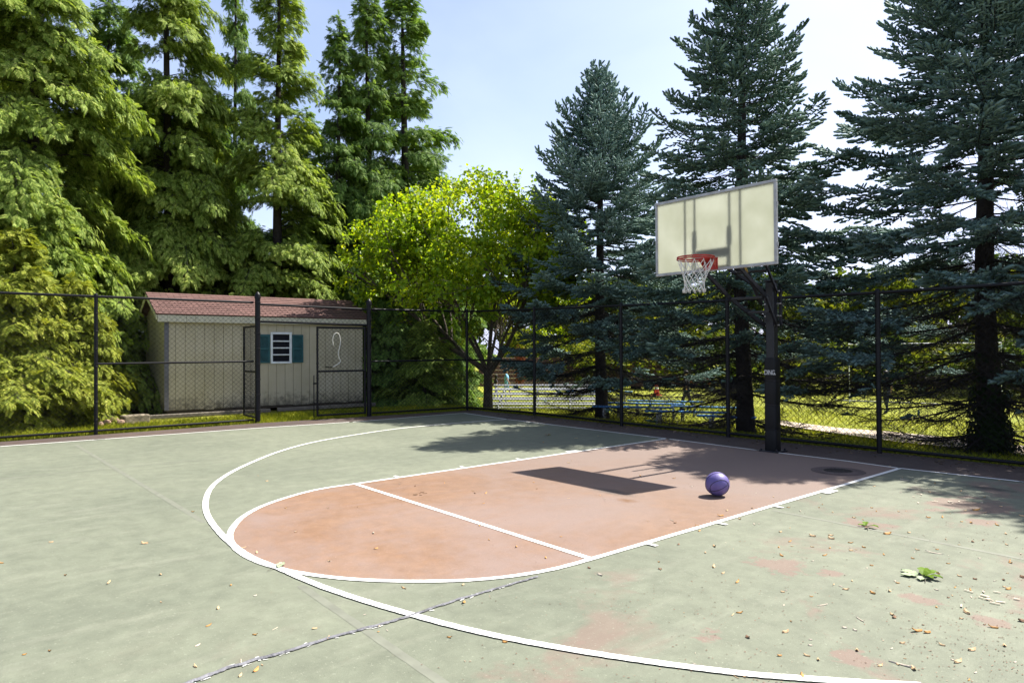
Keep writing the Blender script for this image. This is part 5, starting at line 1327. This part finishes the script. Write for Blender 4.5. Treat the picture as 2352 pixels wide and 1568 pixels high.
# bleachers: five rows of planks, seats and footboards, on an open frame
bl0 = GT(1150, 940); bl0 = np.array(bl0)
bx_ = RT.copy(); bx_[2] = 0; bx_ = norm(bx_[None])[0]; bd_ = FW.copy(); bd_[2] = 0; bd_ = norm(bd_[None])[0]
bdir = norm((bx_*.97-bd_*.10)[None])[0]; bback = np.array([-bdir[1], bdir[0], 0])
ble = thing('bleachers', 'aluminium bleachers on the grass beyond the fence corner', 'bleachers', tuple(bl0))
ble.rotation_euler = (0, 0, math.atan2(bdir[1], bdir[0]))
BW = 3.9
for r in range(5):
    z = .16+.125*r; y = .55*r
    mb = MB(); mb.box((BW/2-.5, y, z), (BW, .25, .045), bev=.006); mb.build('seat_plank', ALU, ble)
    mb = MB(); mb.box((BW/2-.5, y+.33, z-.13), (BW, .20, .04), bev=.006); mb.build('footboard', ALU, ble)
for k in range(4):
    x = k*BW/3.4-.1; mb = MB(); mb.bar((x, -.05, .05), (x, 2.3, .58), .04, .05); mb.bar((x, 2.3, .58), (x, 2.3, -.1), .04, .04); mb.bar((x, .0, .12), (x, 0, -.1), .04, .04); mb.bar((x, 0, .0), (x, 2.3, .0), .04, .04)
    mb.bar((x, 1.15, .32), (x, 1.15, -.1), .04, .04); mb.build('frame', ALU, ble)
# brown slatted wall behind the bleachers
wv0 = CAM+ray_dir(1090, 850)*1.0; d1 = ray_dir(1100, 850); d1 = d1/np.linalg.norm(d1[:2]); w0 = CAM+d1*44
bwm = plain('brown_boards', (.115, .060, .042), .8, var=.3, scale=3)
sw_ = thing('slatted_wall', 'brown slatted wall with pale rails behind the bleachers', 'wall', (w0[0], w0[1], gz(w0[0], w0[1]))); sw_.rotation_euler = (0, 0, math.atan2(bdir[1], bdir[0]))
mb = MB()
for r in range(7): mb.box((6.2, .15*r, .12+.26*r), (12.6, .10, .235), bev=.01)
mb.build('boards', bwm, sw_)
mb = MB()
for r in range(7): mb.box((6.2, .15*r-.06, .25+.26*r), (12.6, .03, .028))
mb.build('pale_rail', plain('pale_timber_edge', (.42, .33, .27), .7), sw_)
# blue plank benches between the spruces
BLU = plain('blue_bench_paint', (.035, .18, .46), .45, var=.25, scale=5); GREY = plain('grey_bench_frame', (.28, .28, .29), .5, metal=.3)
def bench(px0, px1, py, dist, label, h=.42):
    d = ray_dir(px0, 800); d = d/np.linalg.norm(d[:2]); a = CAM+d*dist; e = ray_dir(px1, 800); e = e/np.linalg.norm(e[:2]); b2 = CAM+e*dist*.985
    za = float(gz(a[0], a[1])); L = float(np.linalg.norm((b2-a)[:2])); ang_ = math.atan2(b2[1]-a[1], b2[0]-a[0])
    t = thing('bench', label, 'bench', (a[0], a[1], za), ang_, 'blue plank benches on the field behind the spruces')
    mb = MB(); mb.box((L/2, 0, h), (L, .20, .04), bev=.008); mb.build('seat', BLU, t)
    for k in range(2):
        x = .3+k*(L-.6); mb = MB(); mb.bar((x, -.1, h-.03), (x, -.16, -.02), .035, .04); mb.bar((x, .1, h-.03), (x, .16, -.02), .035, .04); mb.bar((x, -.12, h*.55), (x, .12, h*.55), .03, .03); mb.build('leg', GREY, t)
    return t
bench(1300, 1452, 898, 27.0, 'farthest blue bench, partly behind the trunk of the shortest spruce')
bench(1440, 1618, 932, 21.0, 'blue bench ending nearest the walking person in dark clothes')
bench(1395, 1572, 946, 19.4, 'blue bench in front of the one near the walking person')
bench(1540, 1720, 955, 18.6, 'blue bench set farthest right of the bench rows')
bench(1360, 1545, 968, 17.6, 'blue bench crossing behind the fence post left of the cone')
bench(1480, 1668, 985, 16.4, 'blue bench second nearest to the long fence')
bench(1600, 1735, 1000, 15.4, 'short blue bench nearest to the long fence')
# traffic cone
cp0 = GT(1508, 909); cone = thing('traffic_cone', 'orange traffic cone with a white band on the field', 'cone', tuple(cp0))
ORC = plain('orange_cone_rubber', (.75, .075, .02), .5, var=.1); WHC = plain('white_cone_band', (.75, .75, .72), .4)
mb = MB(); mb.box((0, 0, .02), (.40, .40, .04), bev=.01); mb.lathe((0, 0, 0), [(.165, .04), (.105, .34)], 20); mb.lathe((0, 0, 0), [(.078, .47), (.05, .62), (.045, .66), (.03, .665)], 20); mb.build('body', ORC, cone, True)
mb = MB(); mb.lathe((0, 0, 0), [(.106, .34), (.080, .47)], 20); mb.build('band', WHC, cone, True)
# white pipe goal frame far across the field
gA = CAM+ray_dir(1950, 798)/np.linalg.norm(ray_dir(1950, 798)[:2])*34; gB = CAM+ray_dir(2300, 800)/np.linalg.norm(ray_dir(2300, 800)[:2])*34
goal = thing('goal_frame', 'white pipe goal frame far across the field', 'goal', (0, 0, 0))
mb = MB(); za, zb_ = float(gz(gA[0], gA[1])), float(gz(gB[0], gB[1])); top_ = 1.72
mb.tube([(gA[0], gA[1], za-.1), (gA[0], gA[1], top_), (gB[0], gB[1], top_), (gB[0], gB[1], zb_-.1)], .032, 8)
mb.build('pipe_frame', plain('white_goal_paint', (.8, .8, .8), .5), goal)
mb = MB()
back = FW*1.4; back[2] = 0
for q, zq in ((gA, za), (gB, zb_)): mb.tube([(q[0], q[1], top_), (q[0]+back[0], q[1]+back[1], zq)], .03, 8)
mb.tube([(gA[0]+back[0], gA[1]+back[1], za+.02), (gB[0]+back[0], gB[1]+back[1], zb_+.02)], .03, 8); mb.build('back_stay', GREY, goal)

# people: one skinned body each
SKIN = plain('skin', (.42, .25, .17), .55, var=.06)
def person(foot, H, face, pose, label, shirt, legs, hairc, longhair=False, bareleg=True):
    """foot: ground point; face: heading; pose: walk phase"""
    f = np.array([math.cos(face), math.sin(face), 0]); s_ = np.array([-f[1], f[0], 0]); u_ = np.array([0, 0, 1.])
    k = H/1.7; st = pose
    def P(x, y, z): return tuple((f*x+s_*y+u_*z)*k)
    J = {'pel': (P(0, 0, .90), .115), 'wst': (P(.01, 0, 1.06), .105), 'chs': (P(.02, 0, 1.27), .125), 'shl': (P(.015, 0, 1.40), .095), 'nck': (P(.03, 0, 1.47), .050), 'hd0': (P(.045, 0, 1.55), .075), 'hd1': (P(.04, 0, 1.63), .080)}
    E = [('pel', 'wst'), ('wst', 'chs'), ('chs', 'shl'), ('shl', 'nck'), ('nck', 'hd0'), ('hd0', 'hd1')]
    for sg, nm in ((1, 'l'), (-1, 'r')):
        sw = sg*st
        J['hip'+nm] = (P(0, sg*.085, .86), .088); J['kne'+nm] = (P(.16*sw+.03, sg*.09, .48), .056); J['ank'+nm] = (P(.30*sw-.03*(sw < 0)*2, sg*.09, .09+.05*(sw < 0)), .038); J['toe'+nm] = (P(.30*sw+.13, sg*.10, .035+.02*(sw < 0)), .034)
        E += [('pel', 'hip'+nm), ('hip'+nm, 'kne'+nm), ('kne'+nm, 'ank'+nm), ('ank'+nm, 'toe'+nm)]
        J['sh'+nm] = (P(.01, sg*.165, 1.385), .055); J['elb'+nm] = (P(-.09*sw, sg*.215, 1.12), .040); J['wri'+nm] = (P(-.16*sw+.07, sg*.215, .90), .028); J['hnd'+nm] = (P(-.17*sw+.09, sg*.21, .83), .030)
        E += [('shl', 'sh'+nm), ('sh'+nm, 'elb'+nm), ('elb'+nm, 'wri'+nm), ('wri'+nm, 'hnd'+nm)]
    keys = list(J); me = bpy.data.meshes.new('person'); me.from_pydata([J[q][0] for q in keys], [(keys.index(a), keys.index(b)) for a, b in E], [])
    o = bpy.data.objects.new('tmp', me); COL.objects.link(o)
    sk = o.modifiers.new('s', 'SKIN'); sb = o.modifiers.new('d', 'SUBSURF'); sb.levels = 2; sb.render_levels = 2
    for i, q in enumerate(keys):
        me.skin_vertices[0].data[i].radius = (J[q][1]*k*.95, J[q][1]*k*(1.25 if q in ('chs', 'wst', 'pel') else .95)); me.skin_vertices[0].data[i].use_root = (q == 'pel')
    dg_ = bpy.context.evaluated_depsgraph_get(); m2 = bpy.data.meshes.new_from_object(o.evaluated_get(dg_)); bpy.data.objects.remove(o)
    m2.materials.clear(); ms = [SKIN, shirt, legs, plain('dark_shoe', (.05, .05, .06), .6)]
    for q in ms: m2.materials.append(q)
    for p in m2.polygons:
        c = p.center; z = c.z/k; lat = abs(np.dot(np.array(c), s_))/k
        arm = lat > .155 and z < 1.22 and z > .7
        p.material_index = 3 if z < .10 else 0 if (z > 1.44 or (arm and z < 1.2)) else 1 if (z > .93) else (2 if (z > .50 or not bareleg) else 0)
        p.use_smooth = True
    b = bpy.data.objects.new('person', m2); COL.objects.link(b); b.location = tuple(foot); tag(b, label, 'person')
    mb = MB(); hc = P(.025, 0, 1.625); prof = [(.102*k*math.cos(a), .108*k*math.sin(a)) for a in np.linspace(-.45, 1.52, 8)]
    if longhair: prof = [(.085*k, -.22*k), (.098*k, -.12*k)]+prof
    mb.lathe(hc, prof, 14); hp = mb.build('hair', hairc, b, True)
    return b
HAIR = plain('dark_hair', (.020, .014, .011), .6)
LB = plain('light_blue_shirt', (.22, .50, .72), .8, var=.1); TL = plain('blue_shorts', (.10, .28, .36), .8); PU = plain('lavender_trousers', (.28, .24, .48), .8); DK = plain('dark_clothes', (.022, .022, .030), .8); JN = plain('dark_jeans', (.040, .050, .090), .8); BKS = plain('dark_shirt', (.03, .025, .035), .8)
hd = math.atan2(bdir[1], bdir[0])
q = GT(1163, 918); s_ = np.linalg.norm(q-CAM)
person(q, 72*s_/1600, hd, .9, 'person in a light blue shirt and shorts walking behind the bleachers', LB, TL, HAIR)
q2 = GT(1139, 920); person(q2, 60*np.linalg.norm(q2-CAM)/1600, hd+.3, .5, 'person in dark top and lavender trousers by the bleachers', BKS, PU, HAIR, True, False)
q3 = GT(1578, 949); person(q3, 96*np.linalg.norm(q3-CAM)/1600, hd+2.6, .85, 'person in dark clothes walking past the blue benches', DK, DK, HAIR, False, False)
q4 = GT(2037, 951); person(q4, 88*np.linalg.norm(q4-CAM)/1600, hd+3.6, .35, 'person in dark jeans standing on the field right of the fence post', DK, JN, HAIR, False, False)

# trees and shrubs across the field
FT1 = leafmat('far_green_leaves', [(.15, (.025, .050, .010)), (.5, (.055, .092, .016)), (.85, (.11, .145, .022))], .5, tcol=(1.2, 1.15, .55), nscale=.25, amount=.5)
FT2 = leafmat('far_yellow_green_leaves', [(.15, (.055, .090, .010)), (.5, (.135, .175, .018)), (.85, (.26, .26, .03))], .5, tcol=(1.2, 1.15, .55), nscale=.25, amount=.5)
FTR = leafmat('far_red_leaves', [(.15, (.08, .022, .010)), (.5, (.17, .045, .018)), (.85, (.26, .085, .025))], .45, nscale=.4)
def broad_proto(seed, h=12, rx=4.2, nl=5200, ls=.42):
    rg = np.random.default_rng(seed); lim = [(np.c_[np.zeros(6), np.zeros(6), np.linspace(-.4, h*.62, 6)], np.linspace(.28, .10, 6))]
    lobes = []
    for i in range(20):
        th = rg.uniform(0, 6.283); u = rg.uniform(.22, .92); rr_ = rx*math.sin(math.pi*min(.97, u*.82+.10))*rg.uniform(.35, .85)
        c = np.array([rr_*math.cos(th), rr_*math.sin(th), h*u]); lobes.append((c, rg.uniform(.75, 1.7)))
        lim.append((np.array([[0, 0, h*min(.6, u*.6)], [c[0]*.5, c[1]*.5, h*u*.80], c]), np.array([.10, .06, .02])))
    w_ = np.array([r*r for _, r in lobes]); pk = rg.choice(len(lobes), nl, p=w_/w_.sum())
    d = norm(rg.normal(0, 1, (nl, 3))); rad = rg.random(nl)**.45
    pos = np.array([lobes[k][0] for k in pk])+d*(rad*np.array([lobes[k][1] for k in pk]))[:, None]*np.array([1.1, 1.1, .85])
    ax = norm(rg.normal(0, 1, (nl, 3))+np.array([0, 0, -.3])); V, F = bake(LFV, LFF, pos, ax, d+rg.normal(0, .5, (nl, 3))+np.array([0, 0, .6]), rg.uniform(.5, 1.2, nl)*ls)
    a, b2 = tubes(lim[:1], 7), tubes(lim[1:], 4); out = []
    for nm2, (V_, F_), m in (('trunk', a, YBARK), ('branches', b2, YBARK), ('crown', (V, F), FT1)):
        o = mk(nm2, V_, F_, m); out.append(o.data); bpy.data.objects.remove(o)
    return out
BP = [broad_proto(2), broad_proto(9, 10, 4.6, 5200), broad_proto(17, 8, 3.6, 4200, .36)]
FG = 'broadleaf trees on the far side of the field'
fars = [(1150, 52, 0, .80, FT2, 'yellow green tree seen between the redbud trunk and the shortest spruce'), (1235, 66, 1, 1.05, FT1, 'green tree far behind the bleachers'), (1300, 58, 2, 1.0, FT2, 'yellow green tree behind the shortest spruce, left of its trunk'), (1440, 62, 0, .85, FT2, 'yellow green far tree right of the trunk of the shortest spruce'),
        (1530, 72, 1, 1.15, FT1, 'green far tree behind the net and backboard'), (1610, 56, 2, 1.0, FT2, 'yellow green far tree left of the trunk behind the backboard'), (1760, 64, 0, .95, FT1, 'green far tree behind the hoop pole'), (1850, 55, 1, .80, FT2, 'yellow green far tree just right of the hoop pole'),
        (1950, 68, 2, 1.35, FT1, 'green far tree above the far end of the path'), (2040, 58, 0, .82, FT2, 'yellow green far tree above the standing person on the field'), (2130, 66, 1, 1.0, FT1, 'green far tree behind the white goal frame'), (2215, 54, 2, 1.0, FT2, 'yellow green far tree just left of the widest spruce trunk'),
        (2310, 62, 0, .9, FT1, 'green far tree just right of the widest spruce trunk'), (2400, 56, 1, .9, FT2, 'yellow green far tree at the right edge of the field'), (2520, 62, 0, 1.0, FT1, 'green far tree beyond the right edge of the field'), (1390, 80, 1, 1.25, FT1, 'tallest green far tree behind the shortest spruce'), (1680, 82, 0, 1.15, FT1, 'tall green far tree behind the tall dark spruce'), (1075, 60, 1, .95, FT1, 'green far tree behind the redbud crown')]
for i, (px, ds, k, sc, m, lab) in enumerate(fars):
    p = gpos(px, ds); place_tree(BP[k], 'broadleaf_tree', lab, p, i*1.3, (sc, sc, sc*.92), FG, mats=m)
SHB = broad_proto(23, 3.2, 2.4, 2600, .24)
p = gpos(1196, 40); place_tree(SHB, 'red_shrub', 'red leaved shrub beyond the brown slatted wall', p, 0, (.13, .13, .72), None, 'shrub', mats=FTR)
for i, (px, ds, sc, lab) in enumerate(((1590, 50, .5, 'dusty red shrub behind the traffic cone'), (2125, 50, .5, 'dusty red shrub behind the standing person on the field'))):
    p = gpos(px, ds); place_tree(SHB, 'red_shrub', lab, p, 1+i, (sc*1.2, sc, sc*.6), 'dusty red shrubs along the far side of the field', 'shrub', mats=FTR)
for i, (px, ds, sc, lab) in enumerate(((1460, 46, 1.3, 'low green far shrub left of the traffic cone'), (1680, 47, 1.4, 'low green far shrub behind the tall dark spruce trunk'), (1830, 46, 1.3, 'low green far shrub right of the hoop pole'), (1960, 48, 1.4, 'low green far shrub left of the standing person'), (2250, 47, 1.4, 'low green far shrub behind the widest spruce trunk'), (2360, 46, 1.3, 'low green far shrub at the right edge'), (1360, 46, 1.2, 'low green far shrub behind the brown wall end'))):
    p = gpos(px, ds); place_tree(SHB, 'green_shrub', lab, p, i*.9, (sc*1.3, sc, sc*.75), 'low shrubs along the far side of the field', 'shrub', mats=FT1 if i % 2 else FT2)
